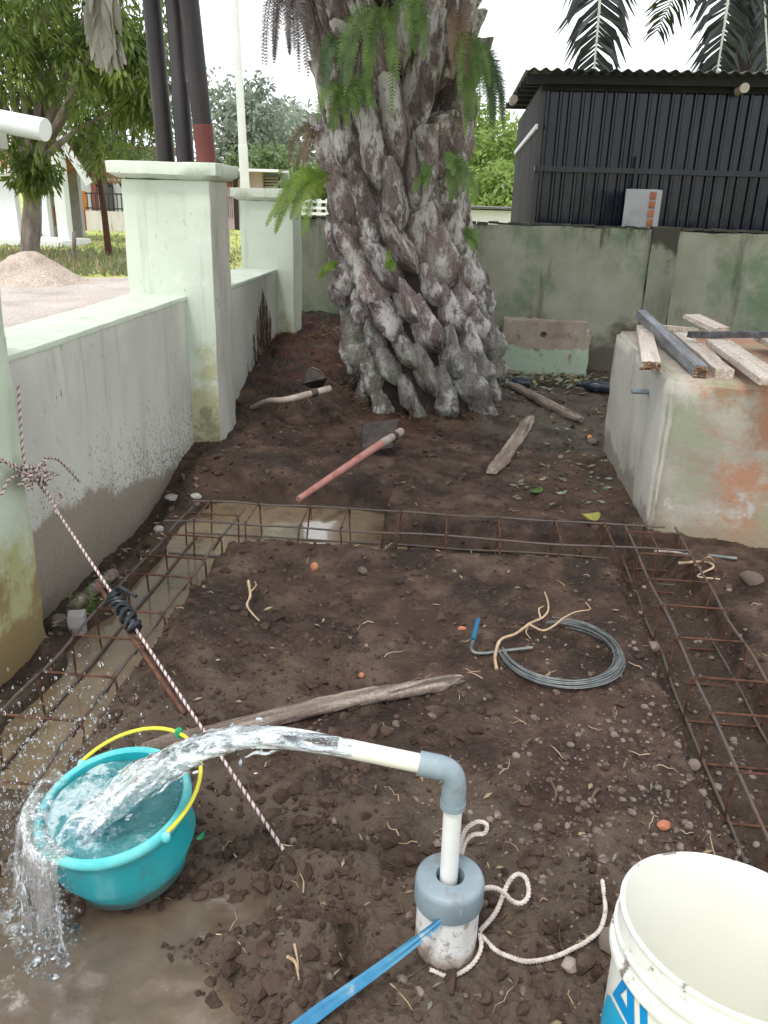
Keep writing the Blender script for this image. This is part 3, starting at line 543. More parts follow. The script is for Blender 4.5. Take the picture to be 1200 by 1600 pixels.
# planks lying on the tank
def plank(a, b, wd, th, m, label, end=None, name='plank', zt=.70, notch=0):
    """a, b: far and near centre points of the top face in the photograph, on the height zt (or zt pair)"""
    z0, z1 = zt if isinstance(zt, tuple) else (zt, zt)
    P, Q = Z(*a, z0), Z(*b, z1); P.z -= th/2; Q.z -= th/2
    t = thing(name, label, 'plank', Q, 'loose boards on the concrete tank')
    mb = MB(); x = (Q-P); L0 = x.length; x.normalize(); y = Vector((0, 0, 1)).cross(x).normalized(); z = x.cross(y)
    n = 14; vs = []; fs = []
    for i in range(n+1):
        s_ = i/n; c = P+x*(L0*s_); ww = wd*(1+random.uniform(-.025, .025)); hh = th*(1+random.uniform(-.05, .05))
        if notch and s_ > .72: hh *= .72
        for (du, dv) in ((-1, -1), (-.96, -1), (.96, -1), (1, -1), (1, 1), (.93, 1.0), (-.93, 1.0), (-1, .9)):
            vs.append(c+y*(ww/2*du)+z*(hh/2*dv if dv > 0 else -th/2)+x*(random.uniform(-.008, .008) if i in (0, n) else 0))
    k = 8
    for i in range(n):
        for j in range(k): fs.append((i*k+j, i*k+(j+1) % k, (i+1)*k+(j+1) % k, (i+1)*k+j))
    fs += [tuple(range(k-1, -1, -1)), tuple(n*k+j for j in range(k))]
    bo = mb.add(vs, fs).build('board', m, t, angle=30); Rm = Matrix((x, y, z)).transposed().to_4x4(); bo.data.transform(Rm.inverted()); bo.matrix_local = Rm
    if end:
        e = MB()
        for i in range(40): e.rock(Q+y*random.uniform(-wd*.47, wd*.47)+z*random.uniform(-th*.45, th*.4)+x*random.uniform(-.004, .014), random.uniform(.004, .009), 1, .3, (1.3, .7, .7))
        e.build('splintered_end', end, t)
    return t
plank((1006, 508), (1018, 565), .075, .035, 'wood_pale', 'pale rotten-ended board hanging over the tank corner, leftmost of the boards', 'rotten', zt=(.69, .70))
plank((1002, 484), (1096, 572), .050, .045, 'wood_grey', 'grey weathered batten with rotten end lying diagonally, second board from the left', 'rotten', zt=(.745, .705))
plank((1062, 519), (1134, 575), .070, .042, 'wood_pale', 'thick pale notched timber between the grey batten and the wide plank', zt=(.70, .70), notch=1)
plank((1122, 530), (1212, 592), .105, .026, 'wood_pale', 'wide pale plank with thin edge reaching over the front of the tank', zt=(.722, .72))
plank((1080, 490), (1128, 512), .10, .024, 'wood_pale', 'pale board end sticking up behind the black crossbar', zt=(.76, .72))
plank((1078, 518), (1290, 518), .030, .028, 'wood_dark', 'blackened thin batten lying crosswise over the other boards', zt=(.75, .75))
plank((1034, 508), (1095, 513), .030, .025, 'wood_pale', 'short pale cross batten tucked under the grey weathered batten', zt=(.70, .70))
plank((1195, 524), (1300, 572), .10, .025, 'wood_pale', 'pale board at the right picture edge on the tank', zt=(.722, .72))

# ------------------------------------------------------------------ old concrete slab by the rear wall
sl_ = thing('concrete_slab', 'broken concrete slab with flaking green paint and a drain hole, leaning by the rear wall', 'slab', (.6, 6.7, 0))
n = 22; Wd = .68; Ht = .42; vs = []; fs = []
x0 = .275; y0 = 6.62
mb = MB()
gx = np.linspace(0, Wd, 30); gzv = np.linspace(-.1, Ht, 22); hc = (.315, .315); hr = .024
ring = 20
# front face with a round hole: radial grid from the hole out to the outline
outl = []
for k in range(ring*2):
    a = 2*math.pi*k/(ring*2); dx, dz = math.cos(a), math.sin(a)
    tx = ((Wd-hc[0]) if dx > 0 else hc[0])/max(abs(dx), 1e-6); tz = ((Ht-hc[1]) if dz > 0 else hc[1]+.1)/max(abs(dz), 1e-6); t_ = min(tx, tz)
    outl.append((hc[0]+dx*t_, hc[1]+dz*t_, dx, dz))
for lay, (f_, dep) in enumerate([(0, .06), (0, 0), (.12, 0), (.35, 0), (.6, 0), (.85, 0), (1, .0), (1, .16)]):
    for (ox, oz, dx, dz) in outl:
        ix, iz = hc[0]+dx*hr, hc[1]+dz*hr
        px_, pz_ = ix+(ox-ix)*f_, iz+(oz-iz)*f_
        jj = .010*float(fbm(np.array([px_*14]), np.array([pz_*14+lay*.01]), 3)[0]) if lay > 0 else 0
        if lay >= 6: px_ += random.uniform(-.005, .005); pz_ += random.uniform(-.008, .004)
        vs.append((x0+px_, y0+dep+jj-.02*px_, pz_))
K = ring*2
fs = [(l*K+i, (l)*K+(i+1) % K, (l+1)*K+(i+1) % K, (l+1)*K+i) for l in range(7) for i in range(K)]
fs.append(tuple(range(K)))
mb.add(vs, fs).build('slab_body', 'slab', sl_, angle=50)

# ------------------------------------------------------------------ the oil palm
PC = Vector((-.27, 5.35, 0))
_pz = [-.1, .1, .4, .7, 1.0, 1.35, 1.7, 2.05, 2.4, 3.4, 4.2]
_px = [-.25, -.26, -.30, -.37, -.445, -.495, -.515, -.555, -.60, -.63, -.63]
_pr = [.47, .475, .475, .455, .42, .380, .355, .345, .36, .38, .34]
def paxis(z): return Vector((np.interp(z, _pz, _px), 5.35, z))
def prad(z): return float(np.interp(z, _pz, _pr))
pt = thing('oil_palm', 'massive oil palm trunk clad in old cut leaf bases with ferns growing on it', 'palm', (-.27, 5.35, 0))
core = MB(); zs = np.linspace(-.15, 4.2, 30); vs = []
for z in zs:
    c = paxis(z); r_ = prad(z)-(.055 if z < .25 else .095)
    for j in range(28):
        a = 2*math.pi*j/28; rr = r_*(1+.05*math.sin(a*5+z*9)); vs.append(c+Vector((math.cos(a)*rr, math.sin(a)*rr, 0)))
core.add(vs, [(i*28+j, i*28+(j+1) % 28, (i+1)*28+(j+1) % 28, (i+1)*28+j) for i in range(29) for j in range(28)]); core.build('trunk', 'trunk', pt)
def boot_mesh(h, wd, kind, seed):
    """a leaf base: u across, v along; clasping at the foot, keel in the middle, cut off at the top"""
    rs = random.Random(seed); nu, nvv = 13, 19; P = []
    ph = rs.uniform(0, 6)
    for j in range(nvv):
        v = j/(nvv-1)
        foot = min(1, (v/.34))**.55 if v > 0 else 0
        taper = 1-(.42 if kind == 'long' else .30)*max(0, (v-.35)/.65)**1.2
        w_ = wd*(.10+.90*foot)*taper
        if kind == 'long': prof = (.020+.080*math.sin(min(1, v/.30)*math.pi/2))*(1+.25*v)+.10*v*v
        elif kind == 'mid': prof = .025+.090*math.sin(min(1, v/.28)*math.pi/2)+.015*v
        else: prof = .030+.100*math.sin(min(1, v/.26)*math.pi/2)-.075*max(0, v-.30)/.70
        for i in range(nu):
            u_ = i/(nu-1)*2-1; keel = (1-abs(u_)**2.0)
            n_ = math.sin(u_*7+ph+v*3)*.011+math.sin(v*17+u_*4+ph)*.005+rs.uniform(-.006, .006)
            yy = prof*keel-.085*(1-keel)+n_*keel
            P.append((u_*w_/2+rs.uniform(-.004, .004), yy, v*h+(.02*keel if j == nvv-1 else 0)+rs.uniform(-.008, .008)*(j == nvv-1)))
    F = [(j*nu+i, j*nu+i+1, (j+1)*nu+i+1, (j+1)*nu+i) for j in range(nvv-1) for i in range(nu-1)]
    # cut face back to the trunk
    b0 = len(P)
    for i in range(nu):
        x, y, z = P[(nvv-1)*nu+i]; P.append((x*.92, min(y, 0)-.06, z-.015))
    F += [((nvv-1)*nu+i, (nvv-1)*nu+i+1, b0+i+1, b0+i) for i in range(nu-1)]
    return P, F
BM_ = {}
def boot_data(kind, var, low):
    key = (kind, var, low)
    if key not in BM_:
        h, wd = {'short': (.30, .20), 'mid': (.41, .20), 'long': (.60, .16)}[kind]
        P, F = boot_mesh(h, wd, kind, 40+var*7+len(kind)); me = bpy.data.meshes.new('leaf_base'); me.from_pydata(P, [], F)
        me.polygons.foreach_set('use_smooth', [True]*len(F)); me.set_sharp_from_angle(angle=R(50)); me.materials.append(MT['boot_low' if low else 'boot']); me.update(); BM_[key] = me
    return BM_[key]
k = 0; z = -.14
GA = R(137.508)
while z < 3.6:
    ang = k*GA; c = paxis(z); low = z+random.uniform(-.12, .12) < .42
    kind = 'short' if z < .75 else ('mid' if z < 1.45 else ('mid' if random.random() < .45 else 'long'))
    o = bpy.data.objects.new('leaf_base', boot_data(kind, k % 6, low)); COL.objects.link(o); o.parent = pt
    r_ = prad(z)-.075
    out = Vector((math.cos(ang), math.sin(ang), 0)); tilt = R(random.uniform(-7, 2) if z < .75 else (random.uniform(-3, 5) if z < 1.3 else random.uniform(3, 10)))
    # lean with the trunk's own slope
    dr = (prad(z+.15)-prad(z-.05))/.2; dx = (paxis(z+.15)-paxis(z-.05))/.2
    zz = (Vector((dx.x, dx.y, 1))+out*(dr*.8+math.tan(tilt))).normalized()
    tw = R(random.gauss(0, 6)+(20 if z < .9 else 6)*(1 if math.cos(ang) < .3 else .3))
    xx = out.cross(zz)*-1; xx = zz.cross(out).normalized(); yy = zz.cross(xx)*1
    yy = (out-zz*out.dot(zz)).normalized(); xx = yy.cross(zz).normalized()
    rotm = Matrix((xx, yy, zz)).transposed().to_4x4() @ Matrix.Rotation(tw, 4, 'Y')
    s_ = random.uniform(.74, 1.24)
    o.matrix_local = Matrix.Translation(c+out*r_-Vector((-.27, 5.35, 0))) @ rotm @ Matrix.Diagonal((s_*random.uniform(.9, 1.15), s_, s_*random.uniform(.92, 1.1), 1))
    z += .0128 if z < .8 else (.0165 if z < 1.5 else .025); k += 1
# loose long petioles leaning off the upper left of the trunk
for (a, b, ra, rb) in [((512, 190), (452, -60), .035, .045), ((520, 120), (482, -60), .03, .04), ((700, 120), (738, -70), .035, .05)]:
    A_, B_ = Yp(*a, 5.15), Yp(*b, 5.0); mid = (A_+B_)/2+Vector((.03, 0, 0))
    mb = MB(); P = bez([A_, mid, B_], 8); mb.tube(P, [ra+(rb-ra)*i/(len(P)-1)+random.uniform(-.003, .003) for i in range(len(P))], 9); mb.build('petiole', 'boot', pt)
# fibrous roots at the foot
mb = MB()
for i in range(70):
    a = random.uniform(R(170), R(370)); c = paxis(.0)+Vector((math.cos(a), math.sin(a), 0))*(prad(0)+random.uniform(-.06, .04)); gz_ = hz(c.x, c.y)
    L0 = random.uniform(.03, .11); d_ = Vector((math.cos(a)+random.uniform(-.5, .5), math.sin(a)+random.uniform(-.5, .5), 0))*L0
    mb.tube([c+Vector((0, 0, gz_+random.uniform(.03, .09))), c+d_*.5+Vector((0, 0, gz_+.03)), c+d_+Vector((0, 0, gz_))], [.003, .0022, .001], 4)
tag(mb.build('root_fringe', 'rootdark', pt), kind='stuff')

# fronds of a feather palm
def frond(mb_r, mb_l, base, d0, length, droop, nl=42, ll=.6, rad=.02, down=.5, seed=0, twist=0):
    rs = random.Random(seed); P = []; p = Vector(base); d_ = Vector(d0).normalized(); n = 16; dn = Vector((0, 0, -1))
    for i in range(n+1):
        P.append(p.copy()); d_ = (d_+dn*droop/n).normalized(); p = p+d_*(length/n)
    mb_r.tube(P, [rad*(1-.85*i/n) for i in range(n+1)], 6)
    for i in range(nl):
        t_ = .12+.88*i/(nl-1); f_ = t_*n; j = min(n-1, int(f_)); c = P[j].lerp(P[j+1], f_-j); tg = (P[j+1]-P[j]).normalized()
        sd_ = tg.cross(Vector((0, 0, 1)));
        if sd_.length < .2: sd_ = tg.cross(Vector((math.sin(twist), math.cos(twist), 0)))
        sd_.normalize()
        for sgn in (-1, 1):
            L0 = ll*(.45+.55*math.sin(math.pi*min(1, t_*.85+.12)))*rs.uniform(.8, 1.15)
            dd = (sd_*sgn+tg*rs.uniform(.5, .9)+dn*rs.uniform(.0, .35)).normalized(); w_ = rs.uniform(.014, .024)*(ll/.6)
            e1 = c+dd*L0*.5; dd2 = (dd+dn*rs.uniform(down*.6, down*1.4)).normalized(); e2 = e1+dd2*L0*.5
            wv = (tg-dd*tg.dot(dd)); wv = wv.normalized()*w_ if wv.length > .05 else Vector((0, 0, w_))
            mb_l.add([c-wv*.5, c+wv*.5, e1+wv, e1-wv, e2+wv*.1, e2-wv*.1], [(0, 1, 2, 3), (3, 2, 4, 5)])
def palmcrown(t, top, n, length, seed, mats=('rachis', 'frond'), el=(20, 70), droop=1.4, az0=0):
    rs = random.Random(seed)
    for i in range(n):
        a = az0+i*2.39996; e = R(rs.uniform(*el)); d_ = (math.cos(a)*math.cos(e), math.sin(a)*math.cos(e), math.sin(e))
        r_, l_ = MB(), MB(); frond(r_, l_, top, d_, length*rs.uniform(.85, 1.1), droop*rs.uniform(.8, 1.2), seed=seed+i, nl=48, ll=.75, rad=.035)
        f_ = r_.build('frond', mats[0], t); l_.build('leaflets', mats[1], f_, smooth=False)
palmcrown(pt, Vector((-.63, 5.35, 4.1)), 22, 4.2, 3, az0=.4)
# the dead frond whose tip hangs into view over the tree
DEADFROND = True

# ferns on the trunk
def fern_frond(mb, base, d0, length, droop, wd, seed, npn=30):
    rs = random.Random(seed); P = []; p = Vector(base); d_ = Vector(d0).normalized(); n = 12; dn = Vector((0, 0, -1))
    for i in range(n+1):
        P.append(p.copy()); d_ = (d_+dn*droop/n+Vector((rs.uniform(-.03, .03), rs.uniform(-.03, .03), 0))).normalized(); p = p+d_*(length/n)
    mb.tube(P, [.0035*(1-.8*i/n) for i in range(n+1)], 4, cap=False)
    toC = (CP-P[n//2]).normalized(); face = (toC+Vector((rs.uniform(-.6, .6), rs.uniform(-.3, .3), rs.uniform(-.2, .6)))).normalized()
    for i in range(npn):
        t_ = .12+.88*i/(npn-1); f_ = t_*n; j = min(n-1, int(f_)); c = P[j].lerp(P[j+1], f_-j); tg = (P[j+1]-P[j]).normalized()
        sd_ = tg.cross(face).normalized()
        for sgn in (-1, 1):
            L0 = wd*(1-t_)**.6*(.5+.5*min(1, t_*4))*rs.uniform(.8, 1.1)+.006; dd = (sd_*sgn+tg*.45+dn*rs.uniform(0, .35)+face*rs.uniform(-.25, .25)).normalized()
            np_ = 7; wv = (tg-dd*tg.dot(dd)).normalized()
            for m_ in range(np_):                           # small lobes along the pinna
                a_ = m_/np_; q0 = c+dd*L0*a_; q1 = c+dd*L0*(a_+1.0/np_*.62); ww = (.0026+.0062*wd/.10)*(1-a_*.75)
                mb.add([q0, q1, q1+wv*ww+dd*ww*.3, q0+wv*ww*.9, q1-wv*ww+dd*ww*.3, q0-wv*ww*.9], [(0, 1, 2, 3), (1, 0, 5, 4)])
def fern(px, py, Y, fr, m, label, seed):
    b = Yp(px, py, Y); t = thing('fern', label, 'fern', b, 'ferns growing on the palm trunk'); rs = random.Random(seed)
    for i, (dx, dz, L0, dr, wd) in enumerate(fr):
        mb = MB(); fern_frond(mb, b+Vector((rs.uniform(-.03, .03), rs.uniform(-.02, .02), rs.uniform(-.02, .02))), (dx, -.55+rs.uniform(-.3, .1), dz), L0, dr, wd, seed*31+i)
        mb.build('frond', m, t, smooth=False)
    return t
def rf(n, L0, wd, seed, up_=.4, side=0, spread=1.0, dr=2.2):
    rs = random.Random(seed); return [(side+rs.uniform(-spread, spread), up_+rs.uniform(-.4, .4), L0*rs.uniform(.7, 1.15), dr*rs.uniform(.75, 1.3), wd*rs.uniform(.8, 1.2)) for _ in range(n)]
fern(596, 20, 4.85, rf(11, .50, .062, 1, .1, 0, .45, 3), 'fern', 'largest green fern cascading down the top middle of the palm trunk', 1)
fern(540, 135, 4.88, rf(8, .30, .06, 2, .3, 0, .7, 2.6), 'fern', 'green fern on the upper left of the trunk below the petioles', 2)
fern(535, 60, 4.95, rf(6, .32, .05, 3, .1, -.1, .4, 3), 'ferndark', 'dark narrow fern hanging at the top left face of the trunk', 3)
fern(500, 205, 5.1, rf(4, .30, .045, 4, .2, -.5, .5, 3), 'ferndry', 'browning fern hanging off the left edge of the trunk', 4)
fern(512, 275, 5.05, rf(8, .44, .06, 5, .35, -.9, .5, 2.0), 'fernlight', 'bright yellow-green fern arching left over the far green pillar', 5)
fern(712, 60, 4.95, rf(9, .5, .055, 6, .1, .25, .35, 3), 'fern', 'long green fern draping down the upper right edge of the trunk', 6)
fern(735, 75, 5.15, rf(13, .46, .06, 7, .2, .75, .4, 3), 'ferndark', 'dark drooping fern sticking out from the right of the trunk', 7)
fern(706, 250, 4.97, rf(8, .30, .055, 8, .3, .45, .5, 2.5), 'fern', 'green fern on the right edge of the trunk level with the wall top', 8)
fern(672, 262, 4.9, rf(4, .17, .042, 9, .3, .0, .8, 2.5), 'fern', 'small green fern tucked between leaf bases right of the trunk middle', 9)
fern(722, 365, 4.96, rf(4, .15, .04, 10, .3, .6, .5, 2.5), 'fern', 'tiny fern on the right trunk edge just below the wall top', 10)
fern(612, 402, 4.83, rf(3, .10, .03, 11, .4, .0, .9, 1.8), 'fernlight', 'tiny fern sprig in the middle of the trunk', 11)
fern(526, 415, 4.95, rf(3, .11, .03, 12, .4, -.5, .4, 2), 'fernlight', 'tiny light green sprig on the left trunk edge low down', 12)
fern(448, -30, 5.1, rf(14, .50, .05, 13, -.1, .15, .5, 3.2), 'drygrey', 'withered grey-brown hanging foliage at the top left of the palm', 13)
fern(650, -10, 4.85, rf(7, .36, .055, 14, .1, .2, .5, 3), 'fern', 'olive fern at the very top of the trunk right of the largest fern', 14)
fern(700, 20, 4.9, rf(4, .36, .045, 15, 0, .3, .3, 3.2), 'ferndry', 'brown withered fern hanging at the top right of the trunk', 15)

# ------------------------------------------------------------------ iron shed behind the rear wall
SY = 8.0
SX0 = Yp(842, 240, SY).x; SX1 = SX0+4.2; SZ = Yp(850, 128, SY).z; SB = 12.4
sh = thing('iron_shed', 'navy corrugated iron shed with a lean-to roof behind the rear wall', 'shed', (SX0+2, SY, 0))
rib = [(0, 0), (.018, .0), (.030, .024), (.046, .024), (.058, 0), (.125, 0), (.137, .024), (.153, .024), (.165, 0), (.19, 0)]
def sheetpanel(x0, nrep, z0, z1, y, sgn=-1, along='x'):
    mb = MB(); pts = []
    for r_ in range(nrep): pts += [(r_*.19+a, b) for a, b in rib[:-1]]
    pts.append((nrep*.19, 0)); n = len(pts); vs = []
    for th in (0, .0025):
        for z in (z0, z1):
            for (a, b) in pts:
                vs.append((x0+a, y+sgn*(b)+th, z) if along == 'x' else (y+sgn*b+th, x0+a, z))
    fs = []
    for i in range(n-1):
        fs.append((i, i+1, n+i+1, n+i)); fs.append((2*n+i+1, 2*n+i, 3*n+i, 3*n+i+1)); fs.append((n+i, n+i+1, 3*n+i+1, 3*n+i)); fs.append((i+1, i, 2*n+i, 2*n+i+1))
    return mb.add(vs, fs)
x = SX0; i = 0
while x < SX1-.2:
    sheetpanel(x, 4, .2, SZ, SY+(.004 if i % 2 else 0)).build('wall_sheet', 'iron', sh, smooth=False); x += .752; i += 1
y = SY+.02
while y < SB-.2: sheetpanel(y, 4, .2, SZ+.05*(y-SY)/4, SX0, -1, 'y').build('side_sheet', 'irongrey', sh, smooth=False); y += .75
zr = Yp(850, 264, SY).z
MB().span((SX0-.03, SY-.075, zr-.022), (SX1, SY-.027, zr+.022)).build('rail', 'iron', sh, smooth=False)
MB().span((SX0-.02, SY-.05, SZ-.07), (SX1, SY-.028, SZ+.02)).build('eave_shade_board', 'timber_dark', sh, smooth=False)  # near-black strip that puts the shadow under the roof edge into colour
zs_ = Yp(846, 198, SY).z
MB().span((SX0-.05, SY-.03, zs_-.02), (SX0-.027, SB, zs_+.02)).build('side_batten', 'white', sh, smooth=False)
MB().span((SX0-.03, SY-.032, .3), (SX0+.01, SY-.026, SZ)).build('corner_trim', 'irongrey', sh, smooth=False)
xj = Yp(985, 300, SY).x; MB().span((xj, SY-.085, .3), (xj+.03, SY-.027, zr+.12)).build('stanchion', 'iron', sh, smooth=False)
# roof: corrugated, falling slightly to the front
FL = Yp(822, 107, 7.72); BL = Yp(786, 160, 12.6)
rf_ = MB(); n = 360; xs = np.linspace(FL.x, SX1+.3, n); vs = []
for th in (0, -.006):
    for (yy, zz) in ((7.72, FL.z), (12.6, BL.z)):
        for k, xx in enumerate(xs): vs.append((xx, yy, zz+.012*math.sin(xx*2*math.pi/.095)+th))
fs = []
for k in range(n-1): fs += [(k, k+1, n+k+1, n+k), (2*n+k+1, 2*n+k, 3*n+k, 3*n+k+1), (k+1, k, 2*n+k, 2*n+k+1)]
roof = rf_.add(vs, fs).build('roof', 'roofsheet', sh)
dirr = (BL-FL).normalized()
for q_ in (.03, .10, .20, .34, .5, .7, .9):
    p = FL.lerp(BL, q_); MB().span((p.x+.02, p.y-.03, p.z-.10), (SX1+.25, p.y+.03, p.z-.03)).build('purlin', 'timber_dark', roof, smooth=False)
for (ppx, ppy, YY) in ((802, 157, 8.6), (1157, 140, 7.9)):
    p = Yp(ppx, ppy, YY); MB().tube([p+Vector((0, -.12, 0)), p+Vector((0, .1, .0))], .038, 14).build('beam_end', 'wood_pale', roof)
# stub of a plastered brick wall standing on the far side of the rear wall
stb = thing('wall_stub', 'grey plastered stub with bare orange brick end standing above the rear wall', 'wall stub', (1.45, 7.3, 1.0))
rz = Matrix.Rotation(R(-18), 3, 'Z'); c0 = Yp(1003, 330, 7.36); top = Yp(1010, 296, 7.3).z
MB().box((c0.x, 7.36, (top+.6)/2), (.25, .30, top-.6), rz, .006).build('plaster', 'grey_render', stb)
for k in range(6):
    zc = top-.045-k*.068
    MB().box(Vector((c0.x, 7.36, zc))+rz @ Vector((.092, -.150, 0)), (.050, .022, .054), rz, .006, .002).build('brick', 'brickred', stb)

# ------------------------------------------------------------------ palm behind the shed
bp = thing('oil_palm', 'palm behind the iron shed with dark fronds hanging over the roof', 'palm', (4.2, 15.5, 0))
mb = MB(); P = bez([(4.2, 15.5, -.1), (4.15, 15.5, 2.5), (4.2, 15.5, 5.2)], 8); mb.tube(P, [.34]*len(P), 14).build('trunk', 'trunk', bp)
def frond_on(P, mb_r, mb_l, nl, ll, rad, seed, down=.5, side=None, tg_mix=.7, t0=.1):
    rs = random.Random(seed); n = len(P)-1; dn = Vector((0, 0, -1))
    mb_r.tube(P, [rad*(1-.75*i/n) for i in range(n+1)], 6)
    for i in range(nl):
        t_ = t0+(1-t0)*i/(nl-1); f_ = t_*n; j = min(n-1, int(f_)); c = P[j].lerp(P[j+1], f_-j); tg = (P[j+1]-P[j]).normalized()
        sd_ = (side-tg*side.dot(tg)).normalized()
        for sgn in (-1, 1):
            L0 = ll*(.5+.5*math.sin(math.pi*min(1, .3+t_*.7)))*rs.uniform(.8, 1.12)
            dd = (sd_*sgn+tg*rs.uniform(tg_mix*.7, tg_mix*1.3)+Vector((0, -rs.uniform(-.3, .5), 0))).normalized(); w_ = rs.uniform(.022, .036)
            e1 = c+dd*L0*.5; dd2 = (dd+dn*rs.uniform(down*.6, down*1.4)).normalized(); e2 = e1+dd2*L0*.5
            wv = (tg-dd*tg.dot(dd)).normalized()*w_; tl_ = Vector((0, w_*rs.uniform(-.7, .7), 0))
            mb_l.add([c-wv*.6, c+wv*.6, e1+wv+tl_, e1-wv-tl_, e2+wv*.12, e2-wv*.12], [(0, 1, 2, 3), (3, 2, 4, 5)])
r_, l_ = MB(), MB(); P = bez([Vector((-.63, 5.35, 4.1)), Vector((-1.3, 5.2, 4.0)), Yp(150, -190, 5.1), Yp(152, -60, 5.0), Yp(160, 40, 5.0), Yp(166, 62, 5.0)], 8)
frond_on(P, r_, l_, 60, .30, .014, 9, 1.5, Vector((1, 0, 0)), 2.2, .35)
f_ = r_.build('dead_frond', 'frond_dry', pt); l_.build('leaflets', 'frond_dry', f_, smooth=False)
for (pa, pb, pc, sd_) in [((935, -150), (938, -20), (926, 135), 1), ((1155, -170), (1140, -20), (1118, 130), 2)]:
    Yf = 13.2; P = bez([Vector((4.2, 15.4, 5.2)), Yp(pa[0]+60, pa[1]-90, 14), Yp(*pa, 13.4), Yp(*pb, Yf), Yp(*pc, Yf+.1)], 8)
    r_, l_ = MB(), MB(); frond_on(P, r_, l_, 78, .95, .05, sd_, .9, Vector((1, 0, 0)), .75, .12)
    f_ = r_.build('frond', 'rachis', bp); l_.build('leaflets', 'frond', f_, smooth=False)
for i, (dx, dy, dz) in enumerate([(1, .2, .7), (.7, .8, .6), (-.3, 1, .6), (.9, -.5, .8), (.2, .9, .9), (1, .6, .3)]):
    r_, l_ = MB(), MB(); frond(r_, l_, (4.2, 15.5, 5.2), (dx, dy, dz), 3.6, 1.5, seed=70+i, nl=50, ll=.8, rad=.045)
    f_ = r_.build('frond', 'rachis', bp); l_.build('leaflets', 'frond', f_, smooth=False)
# tip of a nearer frond at the upper right corner
P = bez([Vector((4.2, 15.4, 5.2)), Yp(1215, -160, 13.8), Yp(1195, -40, 13.5), Yp(1200, 110, 13.4)], 8)
r_, l_ = MB(), MB(); frond_on(P, r_, l_, 50, .7, .04, 5, .9, Vector((1, 0, 0)), .8, .2)
f_ = r_.build('frond', 'rachis', bp); l_.build('leaflets', 'frond', f_, smooth=False)

# ------------------------------------------------------------------ street side, seen over the left wall
def leaves(mb, centers, per, L0, w0, seed, drop=.6, spread=.5):
    rs = random.Random(seed)
    for (c, r_) in centers:
        axis = Vector((rs.gauss(0, 1), rs.gauss(0, 1), rs.gauss(0, .6))).normalized()
        for _ in range(per):
            d_ = Vector((rs.gauss(0, 1), rs.gauss(0, 1), rs.gauss(0, 1))).normalized(); p = Vector(c)+d_*r_*rs.random()**.5*spread*2
            dd = (d_*.7+axis*.3+Vector((0, 0, -drop*rs.uniform(.4, 1.5)))).normalized(); L1 = L0*rs.uniform(.65, 1.25); w_ = w0*rs.uniform(.7, 1.2)
            sd_ = dd.cross(Vector((rs.gauss(0, 1), rs.gauss(0, 1), rs.gauss(0, 1))))
            if sd_.length < .05: continue
            sd_.normalize(); nn = sd_.cross(dd); m_ = p+dd*L1*.45+nn*L1*.06; e = p+dd*L1
            mb.add([p, m_+sd_*w_/2, e, m_-sd_*w_/2, m_-nn*.02*L1], [(0, 1, 4), (0, 4, 3), (4, 1, 2), (3, 4, 2)])
def crown_centers(c, rad, n, seed, cl, bias=.35):
    rs = random.Random(seed); out = []
    for _ in range(n):
        d_ = Vector((rs.gauss(0, 1), rs.gauss(0, 1), rs.gauss(0, 1))).normalized(); q_ = rs.random()**bias
        out.append((Vector(c)+Vector((d_.x*rad[0], d_.y*rad[1], d_.z*rad[2]))*q_, cl*rs.uniform(.6, 1.3)))
    return out
def limbs(mb, start, cents, rs, r0_, n=14):
    for (c, _) in rs.sample(cents, min(n, len(cents))):
        m_ = Vector(start).lerp(c, .5)+Vector((rs.uniform(-.2, .2), rs.uniform(-.2, .2), rs.uniform(0, .3))); P = bez([start, m_, c], 6)
        mb.tube(P, [r0_*(1-.88*i/(len(P)-1)) for i in range(len(P))], 6)
def tree(name, label, base, fork, tr, cents, per, leaf, m, seed, drop=.6, trunkmat='bark', nl=14, spread=.5):
    rs = random.Random(seed); t = thing(name, label, 'tree', base)
    mb = MB(); b = Vector(base); f_ = Vector(fork); P = bez([b-Vector((0, 0, .2)), b.lerp(f_, .5)+Vector((.04, 0, 0)), f_], 8)
    mb.tube(P, [tr*(1.15-.3*i/(len(P)-1))*rs.uniform(.95, 1.05) for i in range(len(P))], 12)
    limbs(mb, f_, cents, rs, tr*.45, nl); mb.build('trunk', trunkmat, t)
    l_ = MB(); leaves(l_, cents, per, leaf[0], leaf[1], seed+1, drop, spread); l_.build('crown', m, t, smooth=False)
    return t
tb_ = Z(42, 405); fk = Yp(52, 262, tb_.y)
cc = crown_centers(Yp(30, -20, 15.2), (2.7, 1.8, 2.9), 300, 4, .36)
cc = [(c, r_) for c, r_ in cc if True]
cc += crown_centers(Yp(60, 275, 15.1), (.5, .4, .35), 14, 6, .22)
cc += crown_centers(Yp(195, 110, 15.0), (.75, .6, 1.0), 40, 7, .25)
tree('mango_tree', 'dark green leafy tree with a short stout trunk behind the sand heap', tb_, fk, .165, cc, 60, (.20, .055), 'mango', 4, .9)
cc = crown_centers(Yp(185, 190, 21), (1.55, 1.3, 1.3), 90, 9, .36)+crown_centers(Yp(120, 130, 21), (1.6, 1.3, 1.4), 60, 19, .36)
tree('small_leaved_tree', 'lighter small-leaved tree behind the leaning brown post', Vector((cc[0][0].x+.6, 21.5, 0)), Yp(200, 270, 21.5), .10, cc, 110, (.11, .045), 'mango_far', 10, .5)
def fartree(px, py, Y, rx, rz_, n, m, label, seed, leaf=.35, per=70, name='tree'):
    c = Yp(px, py, Y); cc = crown_centers(c, (rx, rx*.8, rz_), n, seed, rx*.28, .4)
    return tree(name, label, Vector((c.x, Y, 0)), Vector((c.x, Y, max(1.0, c.z-rz_*.7))), .22, cc, per, (leaf, leaf*.45), m, seed, .4, nl=10)
